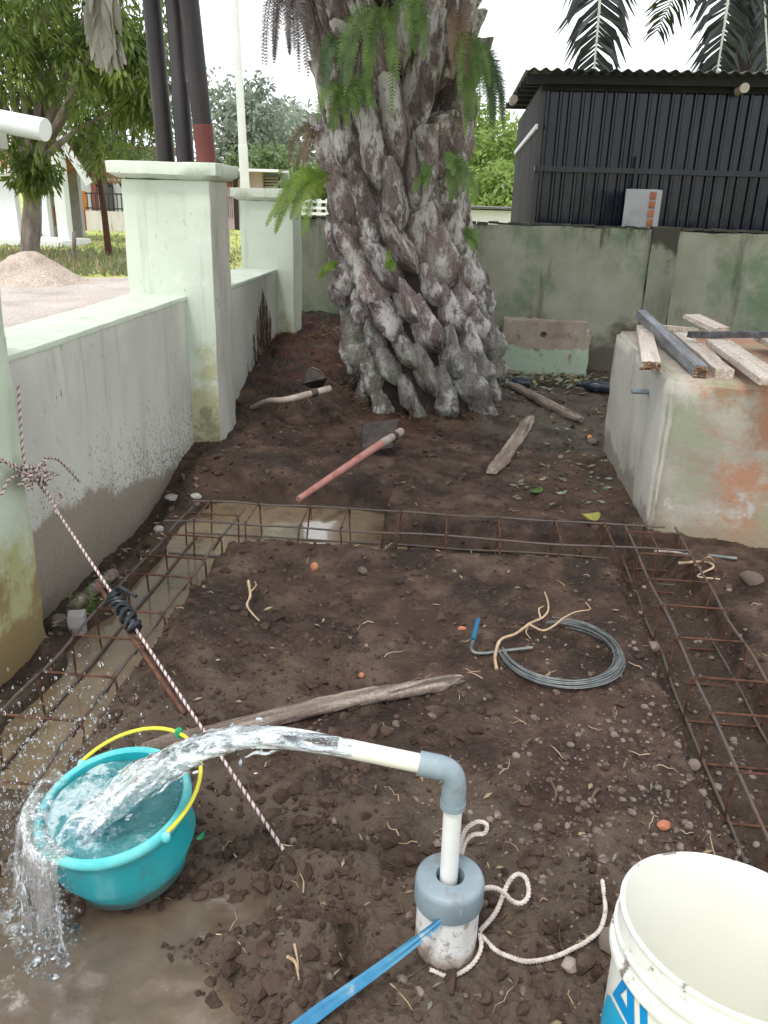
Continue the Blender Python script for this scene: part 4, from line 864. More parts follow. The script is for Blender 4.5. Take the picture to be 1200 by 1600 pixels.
fartree(385, 215, 42, 2.7, 2.6, 75, 'tree_grey', 'hazy grey-green tree behind the white utility pole', 21)
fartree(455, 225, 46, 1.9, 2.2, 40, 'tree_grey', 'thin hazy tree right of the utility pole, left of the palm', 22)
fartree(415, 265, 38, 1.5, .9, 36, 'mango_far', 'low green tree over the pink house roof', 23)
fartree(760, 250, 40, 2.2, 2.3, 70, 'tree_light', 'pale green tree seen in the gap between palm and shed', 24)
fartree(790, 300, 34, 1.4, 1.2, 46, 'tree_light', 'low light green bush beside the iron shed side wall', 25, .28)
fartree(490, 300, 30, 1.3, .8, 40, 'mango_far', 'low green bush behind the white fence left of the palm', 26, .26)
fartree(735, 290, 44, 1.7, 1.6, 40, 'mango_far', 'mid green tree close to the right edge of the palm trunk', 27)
# black poles
for i, (a, b, r_, red, lab) in enumerate([((263, 290), (236, -10), .092, 0, 'left one of the three black poles behind the front green pillar'), ((293, 290), (270, -10), .082, 0, 'middle and thinnest of the three black poles behind the front green pillar'), ((327, 290), (294, -10), .098, 1, 'right black pole with a red oxide lower part behind the front green pillar')]):
    Yq = 9.2-.1*i; A_, B_ = Yp(*a, Yq), Yp(*b, Yq); dd = (B_-A_).normalized(); base = A_-dd*(A_.z/dd.z); topp = A_+dd*((5.6-A_.z)/dd.z)
    t = thing('pole', lab, 'pole', base, 'black poles behind the pillar')
    zr_ = Yp(320, 195, Yq).z if red else -1
    if red:
        mm = A_+dd*((zr_-A_.z)/dd.z); MB().tube([base, mm], r_*1.02, 20).build('lower_shaft', 'redoxide', t); MB().tube([mm, topp], r_, 20).build('shaft', 'polepaint', t)
    else:
        m1 = A_+dd*((Yp(285, 130, Yq).z-A_.z)/dd.z)
        if i == 1: MB().tube([base, m1, m1+dd*.02, topp], [r_*1.12, r_*1.12, r_, r_], 20).build('shaft', 'polepaint', t)
        else: MB().tube([base, topp], [r_*1.05, r_*.95], 20).build('shaft', 'polepaint', t)
A_, B_ = Yp(383, 295, 26), Yp(367, 0, 26); dd = (B_-A_).normalized()
one('utility_pole', MB().tube([A_-dd*(A_.z/dd.z), A_+dd*1.2, A_+dd*1.21, B_+dd*2], [.15, .14, .125, .09], 12), 'concrete_pole', 'white concrete utility pole behind the far green pillar', 'pole', A_-dd*(A_.z/dd.z))
# leaning brown post, small stake
A_, B_ = Yp(171, 402, 16.7), Yp(150, 248, 16.9); one('post', MB().tube([A_-Vector((0, 0, .1)), A_.lerp(B_, .5)+Vector((.02, 0, 0)), B_], [.075, .065, .05], 8), 'rust', 'leaning brown post on the grass left of the front pillar', 'post', A_)
A_, B_ = Yp(115, 414, 14.7), Yp(116, 362, 14.7); one('stake', MB().tube([A_-Vector((0, 0, .1)), B_], [.042, .036], 7), 'bark', 'short grey wooden stake at the grass edge near the sand heap', 'stake', A_)
# sand heap
mb = MB(); c = Z(48, 440); n = 48; vs = []; fs = []
for j in range(n):
    for i in range(n):
        x, y = (i/(n-1)*2-1)*1.5, (j/(n-1)*2-1)*1.3; d_ = math.hypot(x/1.0, y/.9)
        h = .46*max(0, 1-d_)**1.0*(1-.25*math.exp(-(d_/.2)**2))+.09*max(0, 1.45-d_)/1.45+.12*float(fbm(np.array([x*3.6]), np.array([y*3.6]), 5, .6)[0])*(d_ < 1.35)-.03
        vs.append((c.x+x*.78, c.y+y*.8, h))
mb.add(vs, [(j*n+i, j*n+i+1, (j+1)*n+i+1, (j+1)*n+i) for j in range(n-1) for i in range(n-1)])
one('sand_heap', mb, 'sand', 'heap of pinkish sand on the road in front of the tree', 'sand heap', (c.x, c.y, 0), angle=80)
# weeds and rough grass: uncountable
mb = MB(); rs = random.Random(3)
for i in range(5200):
    if i < 3000: p = Z(rs.uniform(-20, 345), rs.uniform(392, 432))
    else: p = Z(rs.uniform(-60, 430), rs.uniform(362, 425))
    h = rs.uniform(.05, .22 if i < 3000 else .1); a = rs.uniform(0, 6.28); w_ = rs.uniform(.008, .03); ln = Vector((math.cos(a), math.sin(a), 0))
    mb.cur = 0 if rs.random() < .5 else 1
    mb.add([p-ln*w_, p+ln*w_, p+Vector((rs.uniform(-.1, .1), rs.uniform(-.1, .1), h))], [(0, 1, 2)])
o = mb.build('rough_grass', ['leafdry', 'mango_far'], None, None, False); tag(o, 'dry weeds and rough grass along the road edge', 'grass', kind='stuff')

# white house on the left
HY = 20.0
def wz(px, py, Y): p = Yp(px, py, Y); return p
hs = thing('house', 'white house with a red tiled gable porch behind the tree', 'house', (wz(60, 378, HY).x, HY, 0))
def panel(px0, py0, px1, py1, Y, th=.15, zb=None):
    a, b = Yp(px0, py0, Y), Yp(px1, py1, Y); z0 = min(a.z, b.z) if zb is None else zb
    return (a.x, Y, z0), (b.x, Y+th, max(a.z, b.z))
MB().span(*panel(-140, 266, 31, 375, HY, .2, 0)).build('wall', 'white', hs, smooth=False)
MB().span(*panel(55, 272, 79, 372, HY+.3, .2, 0)).build('wall', 'white', hs, smooth=False)
MB().span(*panel(30, 262, 58, 372, HY+.9, .2, 0)).build('wall', 'white', hs, smooth=False)
cpx = Yp(97, 305, HY-.6); MB().span((cpx.x-.13, HY-.75, 0), (cpx.x+.13, HY-.5, Yp(97, 238, HY-.6).z), .01).build('porch_column', 'white', hs, smooth=False)
MB().span((Yp(-150, 375, HY).x, HY-1.3, 0), (Yp(112, 372, HY-.8).x, HY+.2, .13), .01).build('porch_floor', 'white', hs, smooth=False)
MB().span((Yp(-140, 262, HY).x, HY-.35, Yp(20, 268, HY).z), (Yp(29, 262, HY).x, HY+.1, Yp(20, 260, HY).z+.02)).build('fascia', 'white', hs, smooth=False)
# lean-to tiles over the white wall
for r_ in range(5):
    for k in range(16):
        x = Yp(29, 262, HY).x-.12-k*.24; zz = Yp(20, 258, HY).z+r_*.10
        MB().box((x, HY-.25+r_*.2, zz), (.23, .26, .025), Matrix.Rotation(R(26), 3, 'X'), 0).build('roof_tile', 'tile', hs, smooth=False)
wn = MB().span(*panel(53, 305, 62, 337, HY+.28, .06)).build('window', 'white', hs, smooth=False)
a, b = panel(54, 308, 61, 335, HY+.26, .03); zm = (a[2]+b[2])/2; xm = (a[0]+b[0])/2
for (xa, xb) in ((a[0], xm-.01), (xm+.01, b[0])):
    for (za, zb) in ((a[2], zm-.015), (zm+.015, b[2])): MB().span((xa, HY+.255, za), (xb, HY+.285, zb)).build('pane', 'windowglass', wn, smooth=False)
gr = thing('house', 'grey rendered house with a red tiled gable and brick plinth right of the white house', 'house', (Yp(110, 355, 22).x, 23, 0))
MB().span(*panel(60, 262, 128, 355, 23.2, .2, 0)).build('wall', 'grey_render', gr, smooth=False)
MB().span(*panel(82, 322, 96, 352, 23.1, .1, .25)).build('brick_patch', 'brickred', gr, smooth=False)
RA, RB = Yp(97, 214, 20.3), Yp(136, 282, 20.3)
d_ = (RB-RA).normalized(); back = Vector((0, 3.0, 0)); nn = back.normalized().cross(d_)
L0 = (RB-RA).length
for k in range(9):
    t0_, t1_ = k/9, (k+1)/9+.02; off = nn*(.012*(k % 2))
    P = [RA+d_*L0*t0_, RA+d_*L0*t1_, RA+d_*L0*t1_+back, RA+d_*L0*t0_+back]
    MB().prism([p+off for p in P], nn*0, nn*.04).build('tile_course', 'tile', gr, smooth=False)
P = [RA+Vector((-2.2, 0, -1.3)), RA, RA+back, RA+Vector((-2.2, 3, -1.3))]; MB().prism(P, Vector((0, 0, .02)), Vector((0, 0, .07))).build('roof_slope', 'tile', gr, smooth=False)
for k in range(5):
    t_ = .1+k*.2; a = RA+d_*L0*t_; MB().bar(a+Vector((0, .05, -.07)), a+back+Vector((0, 0, -.07)), .07, .08).build('batten', 'wood_pale', gr, smooth=False)
for k in range(4):
    b_ = back*(.2+k*.25); MB().bar(RA+b_+Vector((0, 0, -.12)), RB+b_+Vector((0, 0, -.12)), .06, .08).build('rafter', 'timber_dark', gr, smooth=False)
MB().bar(RA+Vector((-.05, -.06, .02)), RB+Vector((.08, -.06, -.08)), .05, .17).build('bargeboard', 'white', gr, smooth=False)
# roadside fence
fy = 26.5
fn = thing('fence', 'stained white plinth fence with black railings and an orange gate post', 'fence', (Yp(150, 357, fy).x, fy, 0))
a, b = panel(122, 298, 133, 356, fy, .3, 0); MB().span(a, b).build('gate_post', 'orange', fn, smooth=False)
a, b = panel(133, 329, 262, 358, fy+.05, .15, 0); MB().span(a, b).build('plinth', 'fencewall', fn, smooth=False)
z0_, z1_ = b[2], Yp(160, 301, fy).z
for zc in (z0_+.06, z1_-.05): MB().span((a[0], fy+.1, zc), (b[0], fy+.13, zc+.04)).build('rail', 'black', fn, smooth=False)
x = a[0]+.06
while x < b[0]: MB().span((x, fy+.105, z0_), (x+.03, fy+.125, z1_)).build('baluster', 'black', fn, smooth=False); x += .14
# shuttered house behind the fence
h2 = thing('house', 'brown shuttered house front behind the black railings', 'house', (Yp(170, 350, 29).x, 29, 0))
MB().span(*panel(120, 232, 262, 352, 29, .2, 0)).build('wall', 'grey_render', h2, smooth=False)
MB().span(*panel(141, 285, 155, 348, 28.9, .09)).build('door', 'redoxide', h2, smooth=False)
for k in range(3): MB().span(*panel(160+k*30, 285, 178+k*30, 330, 28.9, .09)).build('window', 'windowglass', h2, smooth=False)
a, b = panel(110, 226, 275, 236, 28.6, 1.2); MB().span(a, b).build('eave', 'tile', h2, smooth=False)
# pink house
py_ = 31
ph = thing('house', 'low pink house with a flat white eave behind the far green pillar', 'house', (Yp(400, 340, py_).x, py_, 0))
MB().span(*panel(320, 266, 411, 345, py_, .2, 0)).build('wall', 'pink', ph, smooth=False)
MB().span(*panel(411, 268, 452, 345, py_+.4, .2, 0)).build('wall', 'grey_render', ph, smooth=False)
a, b = panel(300, 261, 436, 269, py_-.9, 1.6); MB().span(a, b).build('eave', 'white', ph, smooth=False)
a, b = panel(300, 270, 372, 279, py_-.5, .2); MB().span(a, b).build('beam', 'black', ph, smooth=False)
a, b = panel(364, 279, 372, 346, py_-.5, .15, 0); MB().span(a, b).build('door_frame', 'black', ph, smooth=False)
a, b = panel(349, 276, 362, 292, py_-.06, .05); MB().span(a, b).build('sign_board', 'brickred', ph, smooth=False)
a, b = panel(412, 276, 437, 300, py_+.3, .08); w_ = MB().span(a, b).build('window', 'timber_dark', ph, smooth=False)
for k in range(5): z = a[2]+(b[2]-a[2])*(k+.5)/5; MB().span((a[0]+.03, py_+.26, z-.03), (b[0]-.03, py_+.3, z+.035)).build('louvre', 'wood_pale', w_, smooth=False)
a, b = panel(240, 236, 262, 262, py_+1, .5); MB().span(a, b).build('upper_wall', 'pink', ph, smooth=False)
a, b = panel(228, 232, 270, 240, py_+.7, 1); MB().span(a, b).build('upper_eave', 'timber_dark', ph, smooth=False)
for k in range(5):
    a, b = panel(356+k*3, 309, 356.8+k*3, 341, py_-1.0, .03); MB().span(a, b).build('railing_bar', 'black', ph, smooth=False)
a, b = panel(355, 308, 372, 309.3, py_-1.0, .03); MB().span(a, b).build('railing_bar', 'black', ph, smooth=False)
# white rail fence and distant white shed
wf = thing('fence', 'white rail fence beyond the back wall left of the palm', 'fence', (Yp(490, 330, 20).x, 20, 0))
for (p0, p1) in (((468, 312), (520, 315)), ((468, 322), (520, 325)), ((468, 331), (520, 334))):
    a, b = panel(*p0, *p1, 20, .05); MB().span((a[0], 20, b[2]-.06), (b[0], 20.05, b[2])).build('rail', 'white', wf, smooth=False)
for px_ in (474, 484, 498, 512): p = Yp(px_, 318, 20.06); MB().span((p.x-.05, 20.06, 0), (p.x+.05, 20.12, p.z+.1)).build('post', 'white', wf, smooth=False)
dsh = thing('outbuilding', 'small whitewashed outbuilding with a flat sheet roof left of the iron shed', 'building', (Yp(770, 345, 22).x, 22, 0))
MB().span(*panel(715, 327, 812, 350, 22, 2.5, 0)).build('wall', 'white', dsh, smooth=False)
a, b = panel(712, 322, 815, 328, 21.8, 2.9); MB().span(a, b).build('roof', 'roofsheet', dsh, smooth=False)

# ------------------------------------------------------------------ reinforcement cages
def cage(label, p0, p1, wid, ztop, zbot, spacing, seed, ext=(.1, .1), sag=.0, hook=1):
    """p0, p1: centre line on plan; four long bars and closed links tied to them"""
    rs = random.Random(seed); a = Vector((p0[0], p0[1], 0)); b = Vector((p1[0], p1[1], 0)); d_ = (b-a).normalized(); L0 = (b-a).length; s_ = Vector((-d_.y, d_.x, 0))
    t = thing('rebar_cage', label, 'rebar cage', a, 'foundation rebar cages')
    for (sg, z) in ((-1, ztop), (1, ztop), (-1, zbot), (1, zbot)):
        e0, e1 = rs.uniform(0, ext[0]), rs.uniform(0, ext[1]); n = 12; P = []
        for i in range(n+1):
            u_ = -e0+(L0+e0+e1)*i/n; P.append(a+d_*u_+s_*(sg*wid/2+rs.uniform(-.006, .006))+Vector((0, 0, z+rs.uniform(-.004, .004)-sag*math.sin(math.pi*i/n))))
        MB().tube(bez(P, 3), .0046, 8).build('long_bar', 'rebar', t)
    k = int(L0/spacing)
    for i in range(k+1):
        u_ = (i+.35)*L0/(k+.7)+rs.uniform(-.02, .02); c = a+d_*u_; w_ = wid/2+.008; sk = d_*rs.uniform(-.018, .018); z1, z0 = ztop+.007-sag*math.sin(math.pi*u_/L0), zbot-.008
        cr_ = .022; P = []
        corners = [(-w_, z0), (-w_, z1), (w_, z1), (w_, z0)]
        for q_ in range(4):
            x0_, zz0 = corners[q_]; xp, zp = corners[q_-1]; xn, zn = corners[(q_+1) % 4]
            def toward(x1_, z1_):
                dx, dz = x1_-x0_, z1_-zz0; l_ = math.hypot(dx, dz); return (x0_+dx/l_*cr_, zz0+dz/l_*cr_)
            A1, A2 = toward(xp, zp), toward(xn, zn)
            for f_ in (0, .33, .67, 1): 
                x_ = (1-f_)**2*A1[0]+2*f_*(1-f_)*x0_+f_*f_*A2[0]; z_ = (1-f_)**2*A1[1]+2*f_*(1-f_)*zz0+f_*f_*A2[1]
                P.append(c+s_*x_+Vector((0, 0, z_))+sk*((z_-z0)/(z1-z0)))
        lk = MB().tube(P, .0034, 6, close=True)
        hk = c+s_*(w_*(1 if hook > 0 else -1))+Vector((0, 0, z1))+sk
        lk.tube([hk+d_*.006, hk+d_*.008-s_*(.02*hook)+Vector((0, 0, -.03)), hk+d_*.008-s_*(.035*hook)+Vector((0, 0, -.055))], .0034, 6)
        l_ = lk.build('link', 'rust', t)
        tw = MB()
        for sg in (-1, 1):
            for kk in range(2):
                p = c+s_*(sg*wid/2)+Vector((0, 0, ztop+.004))+sk; tw.tube([p+Vector((rs.uniform(-.012, .012), rs.uniform(-.012, .012), .004)), p+Vector((0, 0, .009)), p+Vector((rs.uniform(-.02, .02), rs.uniform(-.02, .02), rs.uniform(-.01, .02)))], .0012, 4)
        tag(tw.build('tie_wire', 'steel', l_), kind='stuff')
    return t
cage('rusty rebar cage lying over the muddy trench beside the left wall', (-1.012, .75), (-1.008, 3.12), .21, .045, -.10, .205, 1, (.1, .06), hook=-1)
cage('rusty rebar cage lying across the yard in front of the palm', (-1.12, 3.10), (.86, 3.13), .235, .05, -.10, .20, 2, (.06, .05))
cage('rusty rebar cage running towards the camera beside the tank on the right', (.80, 3.22), (.80, .95), .20, .05, -.09, .215, 3, (.04, .1), hook=-1)

# ------------------------------------------------------------------ well pipe
WC = Vector((.030, 1.150, 0))
wl = thing('well_pipe', 'white well casing with grey cap, riser and elbow spouting water', 'well pipe', WC)
cas = MB(); cas.lathe([(.051, -.12), (.0572, -.12), (.0572, .125), (.0535, .126), (.0535, -.05)], WC, 48); cas.build('casing', 'pvc', wl)
th_ = -2.0  # angle of the cable slot, facing the camera and a little left
sp_ = Yp(691, 1434, WC.y-.056); ang_ = math.atan2(-.0562, sp_.x-WC.x)
sv = Vector((math.cos(ang_), math.sin(ang_), 0)); sx_ = Vector((-sv.y, sv.x, 0)); zc_ = sp_.z
mb = MB(); mb.box(WC+sv*.0560+Vector((0, 0, zc_)), (.012, .004, .022), Matrix((sx_, sv, Vector((0, 0, 1)))).transposed()); mb.build('cable_slot', 'rubber', wl, smooth=False)
cap = MB(); cap.lathe([(.0574, .108), (.0618, .108), (.0628, .113), (.0628, .150), (.0605, .1585), (.055, .1625), (.026, .1635), (.024, .158), (.024, .12)], WC, 56)
cap.build('cap', 'pvc_grey', wl)
rz0 = WC+Vector((-.002, .002, .10)); rz1 = Vector((.0255, 1.150, .352)); MB().tube([rz0, rz1], .0162, 28).build('riser', 'pvc', wl)
EL = Vector((.0245, 1.150, .392)); mouth = Vector((-.176, 1.150, .4195)); sdir = (mouth-EL).normalized()
P = [Vector((.0255, 1.150, .318)), Vector((.0253, 1.150, .36)), Vector((.0235, 1.150, .378)), Vector((.016, 1.150, .3895)), EL+sdir*.026, EL+sdir*.062]
elb = MB(); Pb = [P[0], P[1]]
for i in range(1, 8):
    f_ = i/8; Pb.append((1-f_)**2*P[1]+2*f_*(1-f_)*Vector((.0247, 1.150, .3945))+f_*f_*P[4])
Pb += [P[4], P[5]]; elb.tube(Pb, [.0212]*2+[.0205]*7+[.0212]*2, 28)
for q_ in (Pb[0], Pb[-1]):
    pass
elb.build('elbow', 'pvc_grey', wl)
MB().tube([Pb[0]+Vector((0, 0, -.001)), Pb[0]+Vector((0, 0, .010))], .0226, 28).build('socket_collar', 'pvc_grey', wl)
spm = MB(); s0 = EL+sdir*.055; spm.tube([s0, mouth], .0163, 28, cap=False); spm.tube([mouth, s0], .0138, 28, cap=False)
n = 28
spm.build('spout', 'pvc_cream', wl)
# water jet
def jetpath(t_):
    P = [mouth-sdir*.05, mouth]+[Yp(x, y, Y) for x, y, Y in ((440, 1153, 1.168), (370, 1153, 1.185), (305, 1170, 1.202), (250, 1198, 1.219), (200, 1232, 1.235), (155, 1268, 1.248), (128, 1298, 1.252))]
    return bez(P, 14)
J = jetpath(0); n = len(J); k = 30; vs = []; jr = random.Random(4)
for i, c in enumerate(J):
    s_ = i/(n-1); tg = (J[min(i+1, n-1)]-J[max(i-1, 0)]).normalized(); sd_ = Vector((0, 1, 0)); upv = tg.cross(sd_).normalized()
    if upv.z < 0: upv = -upv
    for j in range(k):
        a = 2*math.pi*j/k; ra = .0140+.010*s_+.046*s_**2.2; wob = 1+(.10+.95*s_)*float(fbm(np.array([a*1.6+3*math.cos(a)]), np.array([s_*5+math.sin(a)*1.5]), 3)[0])*1.6
        flat = 1-.55*s_
        vs.append(c+(sd_*math.cos(a)*(1+.5*s_)+upv*math.sin(a)*flat)*ra*wob)
fs = [(i*k+j, i*k+(j+1) % k, (i+1)*k+(j+1) % k, (i+1)*k+j) for i in range(n-1) for j in range(k)]; fs += [tuple(range(k-1, -1, -1)), tuple((n-1)*k+j for j in range(k))]
jm = MB().add(vs, fs)
for i in range(26):                                          # strands leaving the core
    s0_ = jr.uniform(.25, .8); i0 = int(s0_*(n-1)); ln_ = jr.randint(6, 20); oy, oz = jr.gauss(0, .5), jr.gauss(0, .5); P = []
    for q_ in range(ln_):
        ii = min(n-1, i0+q_); sp2 = ii/(n-1); rad_ = (.014+.010*sp2+.046*sp2**2.2)*(1.0+.25*q_/ln_); P.append(J[ii]+Vector((0, oy*rad_*1.6, oz*rad_*1.1+.003*math.sin(q_*.9+i))))
    if len(P) > 4: jm.tube(P, [.0008+.0026*math.sin(math.pi*(q_+.5)/len(P)) for q_ in range(len(P))], 5)
for i in range(140):                                          # ragged threads and beads along the jet
    s_ = jr.uniform(.2, 1); c = J[int(s_*(n-1))]; jm.rock(c+Vector((jr.uniform(-.02, .02), jr.gauss(0, .012+.022*s_), jr.gauss(0, .010+.022*s_)-.004)), jr.uniform(.0015, .0045), 1, .1, (2.4, .8, .8))
one('water_jet', jm, 'jet', 'stream of water arcing from the spout into the teal pail', 'water', mouth, angle=180)

# ------------------------------------------------------------------ teal pail
_ax = Vector((-.0890, -.1288, .9877)); tilt = _ax.to_track_quat('Z', 'Y').to_matrix(); BH = .182; BC = Vector((-.6443, 1.2585, .151))-_ax*(BH-.004); RR, RB_ = .1455, .114
_e1 = Vector((0, 1, 0)).cross(_ax).normalized(); tilt = Matrix((_e1, _ax.cross(_e1), _ax)).transposed()
bk = thing('pail', 'teal plastic pail overflowing with water, yellow handle', 'pail', BC)
b_ = MB(); b_.lathe([(0.001, 0), (RB_-.006, 0), (RB_, .006), (RB_+(RR-RB_)*.5, BH*.5), (RR-.006, BH-.022), (RR-.004, BH-.018), (RR-.004, BH), (RR-.010, BH), (RR-.012, BH-.02), (RB_+.03, BH*.45), (RB_-.005, .008), (.001, .008)], BC, 72, tilt); b_.build('body', 'teal', bk)
rm = MB(); rm.lathe([(RR-.009, BH-.014), (RR+.004, BH-.016), (RR+.0075, BH-.010), (RR+.0075, BH-.002), (RR+.003, BH+.004), (RR-.006, BH+.004), (RR-.010, BH-.002), (RR-.009, BH-.014)], BC, 72, tilt); rm.build('rim', 'teal_in', bk)
def rimp(a, r_=RR+.008, z=BH-.004): return BC+tilt @ Vector((math.cos(a)*r_, math.sin(a)*r_, z))
aB, aA = R(-30), R(-30+180-12)
piv = [rimp(aA), rimp(aB)]
for q_ in piv: MB().rock(q_, .011, 2, .02, (1, 1, 1)).build('lug', 'teal_in', bk)
hp = []
for i in range(25):
    f_ = i/24; a = aA+(aB-aA)*f_; e = math.sin(math.pi*f_)
    hp.append(rimp(a, RR+.008+.030*e, BH+.002+.032*e))
hd = MB(); hd.tube(hp, .0042, 10); hnd = hd.build('handle', 'yellow', bk)
MB().lathe([(.001, -.010), (.007, -.009), (.0085, 0), (.007, .009), (.001, .010)], hp[11], 14).build('bead', 'bead', hnd)
# water in the pail
ws = MB(); nr, na = 26, 72; vs = [];
for i in range(nr+1):
    for j in range(na):
        r_ = (RR-.0125)*i/nr; a = 2*math.pi*j/na; x, y = math.cos(a)*r_, math.sin(a)*r_
        hh = BH-.020+.020*float(fbm(np.array([x*26.]), np.array([y*26.]), 4)[0])*(1-.5*(i/nr)**6)
        hh += .024*math.exp(-(((x+.06)/.06)**2+((y-.0)/.08)**2))*(1+1.6*float(fbm(np.array([x*60.]), np.array([y*60.]), 3)[0]))
        hh += .006*max(0, -x/RR)
        vs.append(BC+tilt @ Vector((x, y, hh)))
fs = [(i*na+j, i*na+(j+1) % na, (i+1)*na+(j+1) % na, (i+1)*na+j) for i in range(nr) for j in range(na)]
ws.add(vs, fs); o = one('pail_water', ws, 'pailwater', 'churning bubbly water filling the teal pail', 'water', BC+Vector((0, 0, BH)), angle=180)
# overflow: sheets falling off the low side, and spray
ov = MB(); ors = random.Random(12)
def fall(a0, a1, out, seed, zb, thick=.003, gaps=.5):
    rs = random.Random(seed); na_ = max(6, int(abs(a1-a0)/R(3.2))); nv_ = 22; vs = []
    fa = np.array([a0+(a1-a0)*j/na_ for j in range(na_+1)])
    for i in range(nv_+1):
        v = i/nv_
        for j in range(na_+1):
            a = fa[j]; st_ = rimp(a, RR-.02, BH+.004); dr_ = (tilt @ Vector((math.cos(a), math.sin(a), 0))).normalized(); tt = max(0, v-.12)/.88
            o_ = .045*min(1, v/.12)+out*tt**.7*(1+.5*float(fbm(np.array([a*6]), np.array([seed*3.1]), 2)[0]))
            z = st_.z+.010*math.sin(min(1, v/.2)*math.pi)-(st_.z-zb)*tt**1.55
            w_ = .022*float(fbm(np.array([a*13+seed]), np.array([v*2.2+seed]), 3)[0])*(tt+.1)*2
            p = st_+dr_*(o_+w_); p.z = z+.012*float(fbm(np.array([a*30]), np.array([v*7]), 2)[0]); vs.append(p)
    fs = []
    for i in range(nv_):
        for j in range(na_):
            g_ = float(fbm(np.array([fa[j]*11+seed*1.7]), np.array([i*.10+seed]), 3)[0])
            if i/nv_ > .25 and g_ > .28-gaps*.42*(i/nv_): continue
            fs.append((i*(na_+1)+j, i*(na_+1)+j+1, (i+1)*(na_+1)+j+1, (i+1)*(na_+1)+j))
    ov.add(vs, fs)
fall(R(196), R(258), .016, 1, -.058, gaps=.75); fall(R(180), R(255), .034, 2, -.056, gaps=1.0); fall(R(155), R(205), .05, 3, -.056, gaps=1.15); fall(R(228), R(256), .010, 4, -.058, gaps=.6)
one('overflow_water', ov, 'curtain', 'clear water spilling over the left rim of the teal pail', 'water', BC, angle=180)
dm = MB()
for i in range(2600):
    m_ = ors.random()*.85
    if m_ < .45:                                             # thrown up to the left and back
        a = R(ors.gauss(158, 30)); d_ = abs(ors.gauss(0, .15)); p = rimp(a, RR+d_*.9, BH); p.z += max(-.2, ors.gauss(.05, .085)-d_*.30)
    elif m_ < .8:                                            # along the falling sheets
        a = R(ors.uniform(165, 262)); p = rimp(a, RR+abs(ors.gauss(.02, .03)), BH); p.z -= ors.uniform(0, .23)
    else:                                                    # splashing up off the puddle
        a = R(ors.uniform(170, 265)); p = rimp(a, RR+ors.uniform(0, .14), BH); p.z = -.06+abs(ors.gauss(0, .03))
    if p.z < -.062: p.z = -.062
    dm.rock(p, ors.choice((.0007, .0009, .0011, .0014, .0018, .0022, .0032))*ors.uniform(.8, 1.2), 1, .08, (.9, .9, 1.5))
o = dm.build('water_spray', 'drop', None, None); tag(o, 'spray of water drops thrown up around the teal pail', 'water spray', kind='stuff')
# foam crests on the puddle where the sheets land
fm_ = MB()
for i in range(260):
    a = R(ors.uniform(165, 262)); p = rimp(a, RR+ors.uniform(-.02, .10), BH); p.z = -.050
    fm_.rock(p, ors.uniform(.002, .007), 2, .12, (1.4, 1.1, .35))
o = fm_.build('splash_foam', 'curtain', None, None); tag(o, 'foaming splash where the water lands', 'splash', kind='stuff')

# ------------------------------------------------------------------ white paint pail, lower right
PW = Vector((.402, .867, .002)); PH = .3585; _pa = Vector((.0799, .1130, .9904)); _p1 = Vector((0, 1, 0)).cross(_pa).normalized(); PROT = Matrix((_p1, _pa.cross(_p1), _pa)).transposed()
wp = thing('paint_pail', 'open white plastic paint pail with blue print at the lower right', 'pail', PW)
mb = MB(); mb.lathe([(.001, .004), (.138, .004), (.142, .010), (.158, PH-.075), (.1585, PH-.070)], PW, 96, PROT); mb.build('body', 'pail', wp)
mb = MB(); mb.lathe([(.1585, PH-.072), (.1665, PH-.070), (.1675, PH-.066), (.1665, PH-.060), (.1600, PH-.058), (.1600, PH-.042), (.1650, PH-.040), (.1655, PH-.036), (.1620, PH-.033), (.1610, PH-.006), (.1635, PH-.004), (.1640, PH), (.1610, PH+.002), (.1575, PH+.001)], PW, 96, PROT); mb.build('rim', 'pail_rim', wp)
mb = MB(); mb.lathe([(.1575, PH+.001), (.1565, PH-.02), (.1555, PH-.07), (.139, .014), (.001, .012)], PW, 96, PROT); mb.build('inside', 'pail_in', wp)
def onpail(px, py):
    q_ = ray(px, py)
    t_ = .3
    best = None
    for i in range(4000):
        p = CP+q_*t_; w_ = PROT.transposed() @ (p-PW); r_ = .142+(.158-.142)*max(0, min(1, (w_.z-.01)/(PH-.085)))
        if w_.z < PH-.07 and math.hypot(w_.x, w_.y) < r_+.0012: return p
        t_ += .0005
    return CP+q_*t_
def cpx(x, y): return 740+x/2.609, 1150+y/2.609
def decal(polys, m):
    mb = MB()
    for poly in polys:
        n = 5; q_ = [Vector((*cpx(*p), 0)) for p in poly]      # quads, subdivided so that they follow the curve
        vs = []
        for i in range(n+1):
            for j in range(n+1):
                u_, v_ = i/n, j/n; p = q_[0].lerp(q_[1], u_).lerp(q_[3].lerp(q_[2], u_), v_); vs.append(onpail(p.x, p.y))
        mb.add(vs, [(i*(n+1)+j, i*(n+1)+j+1, (i+1)*(n+1)+j+1, (i+1)*(n+1)+j) for i in range(n) for j in range(n)])
    return mb.build('print', m, wp)
decal([[(620, 970), (650, 1004), (600, 1052), (565, 1050)], [(623, 975), (652, 1008), (656, 1240), (628, 1240)], [(565, 1052), (592, 1044), (650, 1160), (636, 1190)]], 'logo')
decal([[(676, 1090), (708, 1124), (708, 1240), (680, 1240)]], 'logo')
decal([[(545, 1050), (562, 1070), (520, 1170), (512, 1160)], [(545, 1056), (575, 1095), (560, 1200), (520, 1180)], [(575, 1100), (640, 1215), (600, 1240), (556, 1190)], [(520, 1172), (600, 1215), (600, 1300), (500, 1290)]], 'logo2')

